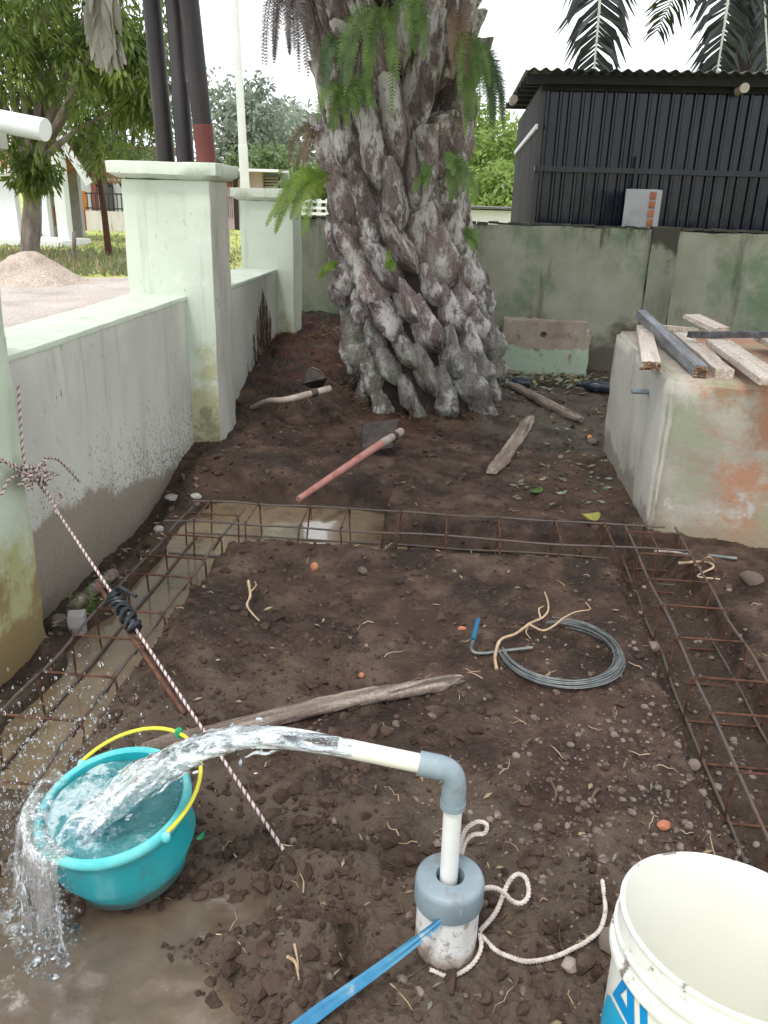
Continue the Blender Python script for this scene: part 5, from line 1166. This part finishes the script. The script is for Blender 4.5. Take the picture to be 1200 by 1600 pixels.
# ------------------------------------------------------------------ strap, ropes
st_ = MB(); Ps = bez([WC+sv*.040+Vector((0, 0, zc_)), WC+sv*.0595+Vector((0, 0, zc_-.001)), Z(640, 1478, .088), Z(570, 1530, .064), Z(500, 1580, .045), Z(430, 1635, .035), Z(330, 1720, .03)], 10); n = len(Ps); vs = []
for i, c in enumerate(Ps):
    s_ = i/(n-1); tg = (Ps[min(i+1, n-1)]-Ps[max(i-1, 0)]).normalized(); w0 = tg.cross(Vector((0, 0, 1))).normalized(); u2 = w0.cross(tg)
    tw = 1.25*(1-s_)**1.2+.25*math.sin(s_*9); wv = w0*math.cos(tw)+u2*math.sin(tw); nn = tg.cross(wv).normalized(); hw = .0045+.0075*min(1, s_*1.5)
    for (q_, e) in ((-1, 0), (-.5, .0022), (0, -.0008), (.5, .0018), (1, 0)): vs.append(c+wv*hw*q_+nn*(e+.0012))
    for (q_, e) in ((1, 0), (.5, .0018), (0, -.0008), (-.5, .0022), (-1, 0)): vs.append(c+wv*hw*q_+nn*(e-.0012))
k = 10; fs = [(i*k+j, i*k+(j+1) % k, (i+1)*k+(j+1) % k, (i+1)*k+j) for i in range(n-1) for j in range(k)]
one('strap', st_.add(vs, fs), 'blue_strap', 'flat blue strap pulled through the slot in the well casing', 'strap', WC+Vector((-.1, -.1, 0)))
def rope(mb, pts, r_, pitch=.022, strands=3, n=5, mats=None):
    P = [Vector(p) for p in pts]; cum = [0]
    for a, b in zip(P, P[1:]): cum.append(cum[-1]+(b-a).length)
    L0 = cum[-1]; N_ = max(8, int(L0/pitch*7)); C_ = []
    j = 0
    for i in range(N_+1):
        s_ = L0*i/N_
        while j < len(cum)-2 and cum[j+1] < s_: j += 1
        C_.append(P[j].lerp(P[j+1], (s_-cum[j])/max(1e-9, cum[j+1]-cum[j])))
    fr = None; frames = []
    for i in range(N_+1):
        t_ = (C_[min(i+1, N_)]-C_[max(i-1, 0)]).normalized()
        fr = t_.orthogonal().normalized() if fr is None else (fr-t_*fr.dot(t_)).normalized(); frames.append((fr.copy(), t_.cross(fr)))
    for k_ in range(strands):
        if mats: mb.cur = mats[k_]
        Q = []
        for i in range(N_+1):
            a = 2*math.pi*(k_/strands+L0*i/N_/pitch); f1, f2 = frames[i]; Q.append(C_[i]+(f1*math.cos(a)+f2*math.sin(a))*r_*.52)
        mb.tube(Q, r_*.56, n)
    mb.cur = 0
def gnd(px, py, dz=.006):
    p = Z(px, py, 0)
    for _ in range(4): p = Z(px, py, hz(p.x, p.y)+dz)
    return p
rp = MB()
l1 = [Yp(x, y, 1.205) for x, y in ((716, 1345), (721, 1315), (728, 1296), (745, 1284), (760, 1288), (757, 1302), (740, 1304), (728, 1314), (720, 1338))]; rope(rp, bez(l1, 6), .0042)
l2 = [Yp(748, 1390, 1.17), Z(768, 1387, .085), Z(785, 1393, .07), Z(800, 1408, .05), Z(816, 1411, .045), Z(826, 1397, .05), Z(822, 1373, .055), Z(808, 1366, .055), Z(793, 1382, .045), Z(775, 1425, .02), gnd(749, 1456)]; rope(rp, bez(l2, 6), .0048)
l3 = [gnd(x, y, .013) for x, y in ((752, 1462), (775, 1485), (797, 1495), (820, 1502), (842, 1501), (860, 1497), (880, 1490), (900, 1480), (918, 1470), (936, 1455), (943, 1438), (946, 1420), (944, 1398), (941, 1375))]; rope(rp, bez(l3, 6), .0046)
l4 = [gnd(749, 1458, .02), gnd(752, 1480, .012), gnd(742, 1502, .01), gnd(722, 1519, .008), gnd(700, 1526, .006), gnd(672, 1515, .006)]; rope(rp, bez(l4, 8), .0042)
one('rope', rp, 'rope', 'off-white twisted rope looped on the ground around the well casing', 'rope', WC+Vector((.06, 0, 0)), angle=180)
# patterned rope tied from the gate pillar to the ground
K0 = Xp(58, 752, -1.275); K1 = gnd(443, 1328, .004); KM = K0.lerp(K1, .45)
rr_ = MB(); rope(rr_, [K0, K0.lerp(K1, .3), KM, K0.lerp(K1, .8), K1], .0041, .02, 3, 5, [0, 1, 0])
rope(rr_, bez([K0+Vector((.0, 0, .01)), K0.lerp(K1, .05)+Vector((.006, .0, .004)), K0.lerp(K1, .115)], 6), .0043, .022, 3, 5, [0, 1, 0])
def pk(px, py, d=0): return Xp(px, py, -1.283+d)
for pts in [[(28, 600), (32, 660), (38, 722), (50, 745)], [(-30, 700), (0, 716), (25, 734), (50, 745)], [(-30, 800), (0, 775), (15, 748), (45, 742)], [(70, 715), (90, 718), (108, 735), (125, 753)], [(-20, 726), (10, 722), (45, 740)]]:
    rope(rr_, bez([pk(x, y, .012) for x, y in pts], 6), .0043, .022, 3, 5, [0, 1, 0])
kr = random.Random(8); kp = []
for i in range(46):
    f_ = i/45; cx, cy = 40+35*f_+kr.gauss(0, 9), 735+(kr.gauss(0, 12)+10*math.sin(f_*9)); kp.append(pk(cx, cy, .018+abs(kr.gauss(0, .012))))
rope(rr_, bez(kp, 4), .0043, .022, 3, 5, [0, 1, 0])
kp = [K0.lerp(K1, .098), pk(96, 782, .05), pk(94, 772, .05), pk(88, 776, .05), K0.lerp(K1, .105), K0.lerp(K1, .11)+Vector((0, 0, -.012)), K0.lerp(K1, .10)]
rope(rr_, bez(kp, 5), .0042, .022, 3, 5, [0, 1, 0])
tp_ = thing('tied_rope', 'white and maroon patterned rope tied to the left pillar and slanting down to the mud', 'rope', K1)
rr_.build('rope_strands', ['rope_white', 'rope_dark'], tp_, angle=180)
# rubber binding and steel rod
bnd = MB(); d_ = (K1-K0).normalized(); a0 = .385; a1 = .49; n = 26; vs = []; k = 14; fr1 = d_.orthogonal().normalized(); fr2 = d_.cross(fr1)
for i in range(n+1):
    f_ = i/n; c = K0.lerp(K1, a0+(a1-a0)*f_)
    for j in range(k):
        a = 2*math.pi*j/k; r_ = .0155+.006*math.sin(f_*38+math.cos(a)*2.5)*.5+.004*math.sin(a*3+f_*20); vs.append(c+(fr1*math.cos(a)+fr2*math.sin(a))*r_+Vector((0, 0, -.003)))
bnd.add(vs, [(i*k+j, i*k+(j+1) % k, (i+1)*k+(j+1) % k, (i+1)*k+j) for i in range(n) for j in range(k)]+[tuple(range(k-1, -1, -1)), tuple(n*k+j for j in range(k))])
for q_ in range(7):
    f_ = a0+(a1-a0)*(q_+.5)/7; c = K0.lerp(K1, f_); P = [c+(fr1*math.cos(2*math.pi*j/16)+fr2*math.sin(2*math.pi*j/16))*.018+d_*(.012*math.sin(2*math.pi*j/16+q_)) for j in range(16)]; bnd.tube(P, .0055, 6, close=True)
bnd.tube(bez([K0.lerp(K1, a0+.01), K0.lerp(K1, a0)+Vector((.02, .0, .02)), K0.lerp(K1, a0+.03)+Vector((.05, .0, .025))], 5), .005, 6)
bnd.build('rubber_binding', 'rubber', tp_)
rofs = Vector((-.012, -.006, -.012)); MB().tube([K0.lerp(K1, .34)+rofs, K0.lerp(K1, .5)+rofs*1.1, K0.lerp(K1, .70)+rofs*.9], .0062, 10).build('steel_rod', 'rust', tp_)

# ------------------------------------------------------------------ timber and tools on the ground
def log(pts, wd, th, m, label, name='plank', cat='plank', seed=0, lift=.0, taper=.6, group=None):
    rs = random.Random(seed); P = bez([gnd(*p, th*.5+lift) for p in pts], 8); n = len(P); k = 10; vs = []
    for i, c in enumerate(P):
        s_ = i/(n-1); tg = (P[min(i+1, n-1)]-P[max(i-1, 0)]).normalized(); sd_ = tg.cross(Vector((0, 0, 1))).normalized(); upv = sd_.cross(tg)
        e = 1-(1-taper)*max(0, 1-min(s_, 1-s_)*9)
        for j in range(k):
            a = 2*math.pi*j/k; ca, sa = math.cos(a), math.sin(a); ca = math.copysign(abs(ca)**.6, ca); sa = math.copysign(abs(sa)**.6, sa)
            vs.append(c+(sd_*ca*wd/2*e*(1+rs.uniform(-.10, .10))+upv*sa*th/2*e*(1+rs.uniform(-.14, .14)))+tg*(rs.uniform(-.012, .012) if i in (0, n-1) else 0))
    mb = MB().add(vs, [(i*k+j, i*k+(j+1) % k, (i+1)*k+(j+1) % k, (i+1)*k+j) for i in range(n-1) for j in range(k)]+[tuple(range(k-1, -1, -1)), tuple((n-1)*k+j for j in range(k))])
    o = one(name, mb, m, label, cat, P[n//2], group, angle=60)
    xa = (P[-1]-P[0]).normalized(); ya = Vector((0, 0, 1)).cross(xa).normalized(); Rm = Matrix((xa, ya, xa.cross(ya))).transposed().to_4x4(); o.data.transform(Rm.inverted()); o.rotation_euler = Rm.to_euler(); return o
log([(225, 1168), (320, 1148), (440, 1118), (560, 1090), (650, 1076), (718, 1060)], .052, .030, 'wood_old', 'long weathered plank lying behind the water jet in the middle of the yard', seed=1)
log([(768, 738), (790, 712), (812, 680), (829, 652)], .085, .03, 'wood_old', 'split grey timber piece on the ground in front of the tank side', 'timber_piece', 'timber', 2)
log([(797, 600), (830, 617), (870, 638), (908, 656)], .075, .05, 'wood_old', 'round bleached branch lying below the broken slab', 'branch', 'branch', 3)
def hoe(hp, rads, split, blade, label, mats, n=1):
    t = thing('hoe', label, 'hoe', hp[0])
    P = bez(hp, 8); m_ = int(len(P)*split); rr = [rads[0]+(rads[1]-rads[0])*i/(len(P)-1) for i in range(len(P))]
    MB().tube(P[:m_+1], rr[:m_+1], 12).build('handle', mats[0], t)
    if m_ < len(P)-1: MB().tube(P[m_:], [x*1.02 for x in rr[m_:]], 12).build('handle_head', mats[1], t)
    mb = MB(); mb.prism(blade[0], Vector((0, 0, 0)), blade[1]); bl = mb.build('blade', 'steel', t, smooth=False)
    MB().lathe([(rads[1]*1.15, -.02), (rads[1]*1.25, -.018), (rads[1]*1.25, .018), (rads[1]*1.15, .02)], P[-4], 14, (P[-1]-P[-5]).normalized().to_track_quat('Z', 'Y').to_matrix()).build('socket', 'steel', bl)
    return t
h0 = gnd(466, 780, .02); h1 = Z(545, 728, .13); h2_ = Z(590, 697, .155); h3 = Z(626, 675, .15)
bA = Z(565, 662, .10); bB = Z(622, 655, .16); bC = Z(612, 700, .05); bD = Z(566, 706, .02)
hoe([h0, h0.lerp(h2_, .5), h2_, h3], (.014, .022), .70, ([bA, bB, bC, bD], Vector((.004, -.006, .004))), 'hoe with a faded red and white handle lying in front of the palm', ('handle_red', 'handle'))
g0 = gnd(388, 640, .03); g1 = Z(450, 624, .22); g2 = Z(516, 607, .26)
bb = [Z(470, 600, .27), Z(482, 572, .36), Z(512, 590, .33), Z(500, 612, .20)]
hoe([g0, g0.lerp(g1, .5)+Vector((0, 0, .02)), g1, g2], (.015, .02), 1.0, (bb, Vector((.004, -.005, .003))), 'hoe with a dark blade resting on the red earth left of the palm', ('handle', 'handle'))
# coil of tie wire
co_ = MB(); cr_ = random.Random(5); cc_ = Vector((.338, 2.228)); 
for w_ in range(20):
    ox, oy, oz, dr = cr_.gauss(0, .004), cr_.gauss(0, .004), abs(cr_.gauss(.008, .007)), cr_.gauss(0, .005)
    a0 = R(cr_.uniform(185, 200)); a1 = R(cr_.uniform(420, 462)); P = []
    for i in range(44):
        f_ = i/43; a = a0+(a1-a0)*f_; rx, ry = .178+dr, .182+dr; sq = 1-.5*abs(.5-f_)
        x = cc_.x+ox*sq+math.cos(a)*rx*(1+.02*math.sin(a*2+w_)); y = cc_.y+oy+math.sin(a)*ry; P.append((x, y, float(height(np.array([x]), np.array([y]), False)[0])+.016+oz+.0015*math.sin(a*3+w_)))
    co_.tube(P, .0020, 5)
one('wire_coil', co_, 'wire', 'coil of grey tie wire lying on the soil in the middle of the yard', 'wire coil', (cc_.x, cc_.y, hz(cc_.x, cc_.y)))
tl = thing('bending_tool', 'small steel bending tool with a blue grip beside the wire coil', 'tool', gnd(738, 1018))
q0, q1, q2, q3, q4 = Z(747, 968, .06), Z(739, 1000, .045), gnd(737, 1016, .02), gnd(752, 1021, .012), gnd(832, 1012, .014)
MB().tube(bez([q0, q0.lerp(q1, .5), q1], 5), .0085, 10).build('grip', 'blue_handle', tl); MB().tube(bez([q1, q2, q3, q3.lerp(q4, .5), q4], 6), .0052, 10).build('rod', 'wire', tl)
# rebar offcuts and pipe pieces
def rod(a, b, r_, m, label, dz=.01, name='steel_rod', cat='rod'): A_, B_ = gnd(*a, dz), gnd(*b, dz); one(name, MB().tube([A_, A_.lerp(B_, .5)+Vector((0, 0, .004)), B_], r_, 10), m, label, cat, A_)
rod((1068, 866), (1152, 873), .007, 'wire', 'grey steel rod on the ground at the foot of the tank')
rod((1024, 861), (1066, 865), .006, 'pvc', 'short white plastic tube on the ground at the tank corner', name='tube', cat='tube')
rod((112, 952), (178, 896), .022, 'wood_old', 'muddy round stick lying at the foot of the left wall', .02, 'stick', 'stick')
# bottles and litter at the back
def bottle(px, py, L0, r_, ang, m, label):
    c = gnd(px, py, r_*.8); d_ = Vector((math.cos(ang), math.sin(ang), .05)); rot = d_.to_track_quat('Z', 'Y').to_matrix(); t = thing('bottle', label, 'bottle', c)
    MB().lathe([(.001, 0), (r_*.9, 0), (r_, .01), (r_, L0*.62), (r_*.8, L0*.72), (r_*.38, L0*.84), (r_*.36, L0)], c, 18, rot).build('body', m, t)
    MB().lathe([(r_*.42, L0*.97), (r_*.42, L0*1.06), (.001, L0*1.06)], c, 14, rot).build('cap', 'rubber', t)
bottle(955, 607, .24, .045, R(170), 'glassblack', 'dark bottle lying at the back corner of the tank')
bottle(828, 600, .20, .040, R(175), 'glassblack', 'dark grey bottle lying among the leaves below the broken slab')

# individual stones and bits
def stone(px, py, r_, m, label, name='stone', cat='stone', sub=2, sq=(1.1, 1, .75), jit=.12):
    c = gnd(px, py, r_*.45); one(name, MB().rock(c, r_, sub, jit, sq), m, label, cat, c, angle=30)
c = gnd(121, 972, .03); one('stone_block', MB().box(c, (.055, .05, .075), Matrix.Rotation(R(20), 3, 'Z') @ Matrix.Rotation(R(8), 3, 'X'), .008, .004), 'whitestone', 'pale squared stone block at the foot of the left edge pillar', 'stone', c, angle=30)
stone(92, 968, .028, 'stone', 'dull rounded stone against the foot of the left edge pillar')
stone(491, 886, .020, 'brickred', 'orange brick fragment on the trench edge under the cross cage', 'brick_fragment', 'brick')
stone(722, 982, .013, 'brickred', 'small orange brick chip left of the blue-gripped tool', 'brick_fragment', 'brick')
stone(1037, 1289, .014, 'brickred', 'orange brick chip among gravel above the white pail', 'brick_fragment', 'brick')
stone(565, 1055, .010, 'brickred', 'tiny orange brick chip above the long plank', 'brick_fragment', 'brick')
stone(566, 892, .020, 'stone', 'tan stone on the trench edge in the middle of the cross cage')
stone(1020, 1010, .022, 'stone', 'pale stone between the bars of the right cage')
stone(1083, 1195, .020, 'stone', 'tan stone at the inner edge of the right cage')
stone(270, 777, .035, 'whitestone', 'pale flat stone by the wall foot left of the cross cage', sq=(1.3, .9, .4))
stone(306, 775, .022, 'whitestone', 'small pale stone next to the flat stone by the wall', sq=(1.2, .9, .5))
stone(248, 827, .022, 'whitestone', 'grey concrete crumb below the wet stain of the left wall')
stone(1175, 905, .035, 'stone', 'brown stone at the right edge in front of the tank')
stone(955, 1470, .024, 'stone', 'dark stone beside the white pail rim', sq=(1.2, 1, .7))
stone(890, 1508, .017, 'stone', 'tan stone left of the white pail beneath the rope')
stone(1020, 1375, .016, 'stone', 'round grey stone right above the white pail')
stone(925, 690, .03, 'stone', 'mossy grey lump near the tank side')
stone(921, 683, .018, 'orange', 'small orange scrap on the mossy lump by the tank side', 'plastic_scrap', 'scrap')
# yellow leaf curl and green scraps
def leafbit(px, py, L0, wd, m, label, ang, lift=.012, curl=.3):
    c = gnd(px, py, lift); d_ = Vector((math.cos(ang), math.sin(ang), 0)); s_ = Vector((-d_.y, d_.x, 0)); n = 8; vs = []; fs = []
    for i in range(n+1):
        f_ = i/n; w_ = wd/2*math.sin(math.pi*(.06+.9*f_))**.8; p = c+d_*L0*(f_-.5)+Vector((0, 0, curl*L0*(2*f_-1)**2))
        vs += [p-s_*w_+Vector((0, 0, curl*w_)), p+Vector((0, 0, 0)), p+s_*w_+Vector((0, 0, curl*w_))]
    fs = [(3*i+j, 3*i+j+1, 3*i+4+j, 3*i+3+j) for i in range(n) for j in (0, 1)]
    one('leaf', MB().add(vs, fs), m, label, 'leaf', c, angle=180)
leafbit(922, 813, .085, .085, 'leafyel', 'curled yellow leaf behind the cross cage near the tank', .4, .02, .35)
leafbit(313, 1310, .028, .012, 'bead', 'small bright green scrap on the mud right of the teal pail', 1.2, .01)
leafbit(838, 768, .09, .05, 'fern', 'green flattened leaf on the soil before the tank', .9, .01, .1)
leafbit(420, 525, .10, .075, 'fern', 'pale green leaf on the mound by the short wall', 2.2, .06, .2)

# roots: a few drawn one by one, the rest as one mass
def rootline(pxs, r_, label, m='root', br=()):
    mb = MB(); P = bez([gnd(x, y, .004+dz) for x, y, dz in pxs], 7); n = len(P); mb.tube(P, [r_*(1-.55*i/(n-1))*random.uniform(.85, 1.15) for i in range(n)], 6)
    for b_ in br: P2 = bez([gnd(x, y, .004+dz) for x, y, dz in b_], 7); mb.tube(P2, [r_*.7*(1-.6*i/(len(P2)-1)) for i in range(len(P2))], 5)
    one('root', mb, m, label, 'root', P[0])
rootline([(776, 1046, 0), (774, 1025, .01), (782, 1000, .02), (806, 990, .02), (828, 974, .03), (846, 966, .03), (856, 955, .04), (856, 940, .05), (851, 925, .05)], .0055, 'pale branching root lying across the wire coil', br=[[(828, 976, .03), (848, 985, .03), (865, 978, .03), (880, 966, .03), (900, 956, .02), (922, 952, .02), (915, 941, .01)], [(845, 967, .03), (842, 952, .04), (850, 947, .04)], [(826, 976, .02), (822, 988, .01), (829, 998, 0)]])
rootline([(388, 908, .02), (391, 930, .03), (386, 945, .02), (393, 957, .01), (405, 970, .0)], .005, 'thin forked root sticking out left on the middle plot', 'root', br=[[(391, 925, .03), (400, 915, .02), (398, 908, .01)]])
rootline([(450, 1495, .01), (462, 1505, .015), (468, 1538, .0)], .0035, 'small forked rootlet in the mud right of the front puddle', 'root', br=[[(460, 1475, .0), (464, 1495, .01), (467, 1515, .01)]])
rootline([(910, 1560-100, .0), (925, 1400, .0), (930, 1255, .0)], .0001+.0015, 'thin stem on gravel left of the white pail', 'rootdark')
rootline([(935, 1232, .01), (926, 1245, .015), (932, 1262, .01), (936, 1268, .0)], .004, 'short curved root in the gravel above the rope end', 'rootdark')
rootline([(740+310/2.6, 1150+175/2.6, .01), (740+335/2.6, 1150+230/2.6, .015), (740+325/2.6, 1150+275/2.6, .0)], .004, 'bent brown root in the gravel right of the elbow', 'rootdark')
rootline([(660, 790, .0), (700, 795, .01), (735, 790, .0)], .003, 'thin root on the soil just behind the cross cage', 'rootdark')
rootline([(1060, 880, .02), (1100, 878, .05), (1115, 886, .03), (1090, 900, .02), (1125, 905, .0)], .006, 'pale curled fibre lump beside the right cage near the tank', 'root', br=[[(1085, 882, .02), (1105, 893, .05), (1120, 890, .0)], [(1095, 878, .02), (1108, 870, .04), (1118, 880, .0)]])
rootline([(440, 655, .0), (468, 630, .05), (505, 622, .02)], .006, 'bare twig on the red earth under the hoe handle', 'root', br=[[(462, 640, .05), (470, 655, .0), (455, 668, .0)]])
rootline([(375, 640, .02), (385, 600, .06), (398, 620, .03), (400, 632, .0)], .006, 'pale dry twig at the foot of the short wall', 'root')

# ------------------------------------------------------------------ uncountable ground cover
gr_ = random.Random(77)
def density_pt(kind):
    while True:
        if kind == 'gravel':
            px, py = gr_.uniform(430, 1200), gr_.uniform(860, 1600); w_ = math.exp(-((px-980)/210)**2-((py-1250)/190)**2)+.22*math.exp(-((px-1100)/200)**2)+.07
        elif kind == 'root': px, py = gr_.uniform(250, 1200), gr_.uniform(560, 1560); w_ = .5+.5*(600 < px < 1100)
        elif kind == 'clod': px, py = gr_.uniform(60, 1200), gr_.uniform(560, 1620); w_ = .35+.5*(px < 560)*(py > 880)+.6*(px < 560)*(py < 760)+.5*(840 < py < 910)
        elif kind == 'fleck': px, py = gr_.uniform(250, 1200), gr_.uniform(560, 1600); w_ = 1
        if gr_.random() < w_:
            p = Z(px, py, 0)
            if p.y > 6.8 or p.x < -1.44 or p.y < .5 or (p.x > .8 and 3.0 < p.y < 4.7): continue
            d_ = math.hypot(p.x-WC.x, p.y-WC.y)
            if d_ < .064: continue
            return p
def scatter(kind, n): return [density_pt(kind) for _ in range(n)]
pts = scatter('gravel', 2000); H_ = height(np.array([p.x for p in pts]), np.array([p.y for p in pts])); mb = MB()
big = []
for p, h in zip(pts, H_):
    if h < -.09 and p.x < -.2: continue
    r_ = min(.010, .0014+gr_.expovariate(1/.0021)); mb.rock((p.x, p.y, h+r_*.1), r_, 1, .14, (1.15, .95, .75))
o = mb.build('gravel', 'gravel', None, None, True, 35); tag(o, 'loose pebbles and gravel strewn over the brown soil', 'gravel', kind='stuff')
# the larger pebbles one by one
PM = []
for v in range(6):
    m_ = MB().rock((0, 0, 0), 1, 2, .07, (1.15, .95, .75)); o = m_.build('pebble', 'stone'); PM.append(o.data); bpy.data.objects.remove(o)
for i, p in enumerate(scatter('gravel', 90)):
    r_ = gr_.uniform(.006, .0115); o = bpy.data.objects.new('pebble', PM[i % 6]); COL.objects.link(o); o.location = (p.x, p.y, hz(p.x, p.y)+r_*.12); o.scale = (r_, r_*gr_.uniform(.8, 1.2), r_*gr_.uniform(.8, 1.1)); o.rotation_euler = (gr_.uniform(-.3, .3), gr_.uniform(-.3, .3), gr_.uniform(0, 6.3))
    tag(o, 'rounded grey-brown pebble half sunk in the soil', 'pebble', 'pebbles lying on the soil')
pts = scatter('root', 330); H_ = height(np.array([p.x for p in pts]), np.array([p.y for p in pts])); mb = MB()
for p, h in zip(pts, H_):
    if h < -.08: continue
    L0 = gr_.uniform(.015, .08); a = gr_.uniform(0, 6.28); q_ = Vector((p.x, p.y, h+.004)); P = []
    for k in range(5): P.append(q_.copy()); a += gr_.uniform(-.6, .6); q_ = q_+Vector((math.cos(a), math.sin(a), 0))*L0/4; q_.z = p.z+h+.003+gr_.uniform(0, .010)
    mb.cur = 0 if gr_.random() < .28 else 1; r_ = gr_.uniform(.0006, .0017); mb.tube(P, [r_, r_, r_*.9, r_*.7, r_*.4], 4, cap=False)
o = mb.build('rootlets', ['root', 'rootdark'], None, None); tag(o, 'fine roots and twigs scattered over the soil', 'rootlets', kind='stuff')
pts = scatter('clod', 6200); H_ = height(np.array([p.x for p in pts]), np.array([p.y for p in pts])); mb = MB()
for p, h in zip(pts, H_):
    if h < -.10: continue
    r_ = min(.020, (.0022+gr_.expovariate(1/.0036))*(1 if p.y < 3 else 1.5)); mb.rock((p.x, p.y, h+r_*.1), r_, 1, .34, (1.1, 1, .8))
o = mb.build('soil_crumbs', 'clod', None, None, True, 25); tag(o, 'crumbs and clods of dug brown earth', 'soil', kind='stuff')
pts = scatter('fleck', 210); mb = MB()
for p in pts:                                                # bits of dead leaf and straw
    h = hz(p.x, p.y)
    if h < -.08: continue
    a = gr_.uniform(0, 6.28); d_ = Vector((math.cos(a), math.sin(a), gr_.uniform(-.2, .2))); s_ = Vector((-d_.y, d_.x, gr_.uniform(-.3, .3))); L0 = gr_.uniform(.006, .022)*(1+.35*p.y); w_ = L0*gr_.uniform(.15, .4); q_ = Vector((p.x, p.y, h+.006))
    mb.cur = gr_.choice((0, 0, 1)); mb.add([q_-d_*L0/2, q_+s_*w_/2, q_+d_*L0/2, q_-s_*w_/2+Vector((0, 0, .003))], [(0, 1, 2), (0, 2, 3)])
o = mb.build('plant_litter', ['leafdry', 'leaflit'], None, None, False); tag(o, 'bits of dead leaf and straw on the soil', 'litter', kind='stuff')
mb = MB()
for i in range(380):                                         # leaf litter below the slab and along the tank
    if i < 230: p = Z(gr_.uniform(785, 945), gr_.gauss(590, 11))
    else: p = Z(gr_.uniform(800, 960), gr_.uniform(590, 790))
    if p.y > 6.6: p.y = 6.55-gr_.random()*.3
    if p.x > .78 and p.y < 4.7: continue
    h = hz(p.x, p.y)+gr_.uniform(.005, .03 if i < 230 else .012); a = gr_.uniform(0, 6.28); d_ = Vector((math.cos(a), math.sin(a), gr_.uniform(-.3, .4))); s_ = Vector((-d_.y, d_.x, gr_.uniform(-.4, .4))); L0 = gr_.uniform(.04, .10) if i < 230 else gr_.uniform(.02, .06); w_ = L0*gr_.uniform(.3, .55); q_ = Vector((p.x, p.y, h))
    mb.cur = gr_.choice((0, 1, 1, 2)); mb.add([q_-d_*L0/2, q_+s_*w_/2, q_+d_*L0/2, q_-s_*w_/2, q_+Vector((0, 0, -.012))], [(0, 1, 4), (1, 2, 4), (2, 3, 4), (3, 0, 4)])
o = mb.build('leaf_litter', ['leafdry', 'leaflit', 'tree_grey'], None, None, False); tag(o, 'grey-green leaf litter below the slab and beside the tank', 'leaf litter', kind='stuff')
mb = MB(); gm = MB()
for i in range(520):                                         # rubble and dead leaves on the strip between wall and trench
    p = Z(gr_.uniform(30, 340), gr_.uniform(760, 1010), -.1)
    if not -1.43 < p.x < -1.12 or not 1.6 < p.y < 4.1: continue
    h = hz(p.x, p.y)
    if i % 2: r_ = .003+gr_.expovariate(1/.006); gm.rock((p.x, p.y, h+r_*.2), min(r_, .022), 1, .3, (1.2, 1, .7))
    else:
        a = gr_.uniform(0, 6.28); d_ = Vector((math.cos(a), math.sin(a), gr_.uniform(-.2, .3))); s_ = Vector((-d_.y, d_.x, gr_.uniform(-.3, .3))); L0 = gr_.uniform(.015, .06); w_ = L0*gr_.uniform(.1, .4); q_ = Vector((p.x, p.y, h+.008))
        mb.cur = gr_.choice((0, 1)); mb.add([q_-d_*L0/2, q_+s_*w_/2, q_+d_*L0/2, q_-s_*w_/2+Vector((0, 0, .004))], [(0, 1, 2), (0, 2, 3)])
o = mb.build('strip_litter', ['leafdry', 'leaflit'], None, None, False); tag(o, 'dead leaves along the foot of the left wall', 'litter', kind='stuff')
o = gm.build('strip_rubble', 'gravel', None, None, True, 30); tag(o, 'small rubble along the foot of the left wall', 'rubble', kind='stuff')
c = gnd(138, 955, .0); mb = MB()
for i in range(34):
    a = gr_.uniform(0, 6.28); b0 = c+Vector((gr_.gauss(0, .022), gr_.gauss(0, .03), -.005)); d_ = Vector((math.cos(a), math.sin(a), 0)); L0 = gr_.uniform(.04, .10); s_ = Vector((-d_.y, d_.x, 0))*.0022
    m_ = b0+d_*L0*.25+Vector((0, 0, L0*.7)); e = b0+d_*L0*.7+Vector((0, 0, L0*.8)); mb.add([b0-s_, b0+s_, m_+s_, m_-s_, e], [(0, 1, 2, 3), (3, 2, 4)])
one('grass_tuft', mb, 'fern', 'small green grass tuft beside the pale stone block at the wall foot', 'grass tuft', c, smooth=False)
# fibres on the red mound and on the short wall
mb = MB()
for i in range(520):
    px, py = gr_.uniform(380, 548), gr_.triangular(515, 680, 545); p = gnd(px, py, .005)
    if p.y > 6.8 or p.x < -1.37: continue
    L0 = gr_.uniform(.05, .22); a = gr_.gauss(.2, .9); P = [p]
    for k in range(4): a += gr_.uniform(-.4, .4); q_ = P[-1]+Vector((math.cos(a), -abs(math.sin(a))*.6, 0))*L0/4; q_.z = hz(q_.x, q_.y)+gr_.uniform(.003, .03); P.append(q_)
    mb.cur = 0 if gr_.random() < .06 else 1; r_ = gr_.uniform(.0009, .0028); mb.tube(P, [r_, r_, r_, r_*.7, r_*.3], 4, cap=False)
for i in range(170):
    y = gr_.gauss(5.5, .16); z = gr_.uniform(.12, .72-abs(y-5.5)*.9); P = [Vector((-1.378, y, z))]
    for k in range(4): P.append(P[-1]+Vector((gr_.uniform(-.002, .006), gr_.uniform(-.03, .03), -gr_.uniform(.02, .07))))
    mb.cur = 1; w_ = gr_.uniform(.25, 1); mb.tube(P, [.001, .0035*w_, .004*w_, .0025*w_, .001], 4, cap=False)
o = mb.build('mound_fibres', ['root', 'rootdark'], None, None); tag(o, 'root fibres on the red mound and the short wall', 'roots', kind='stuff')
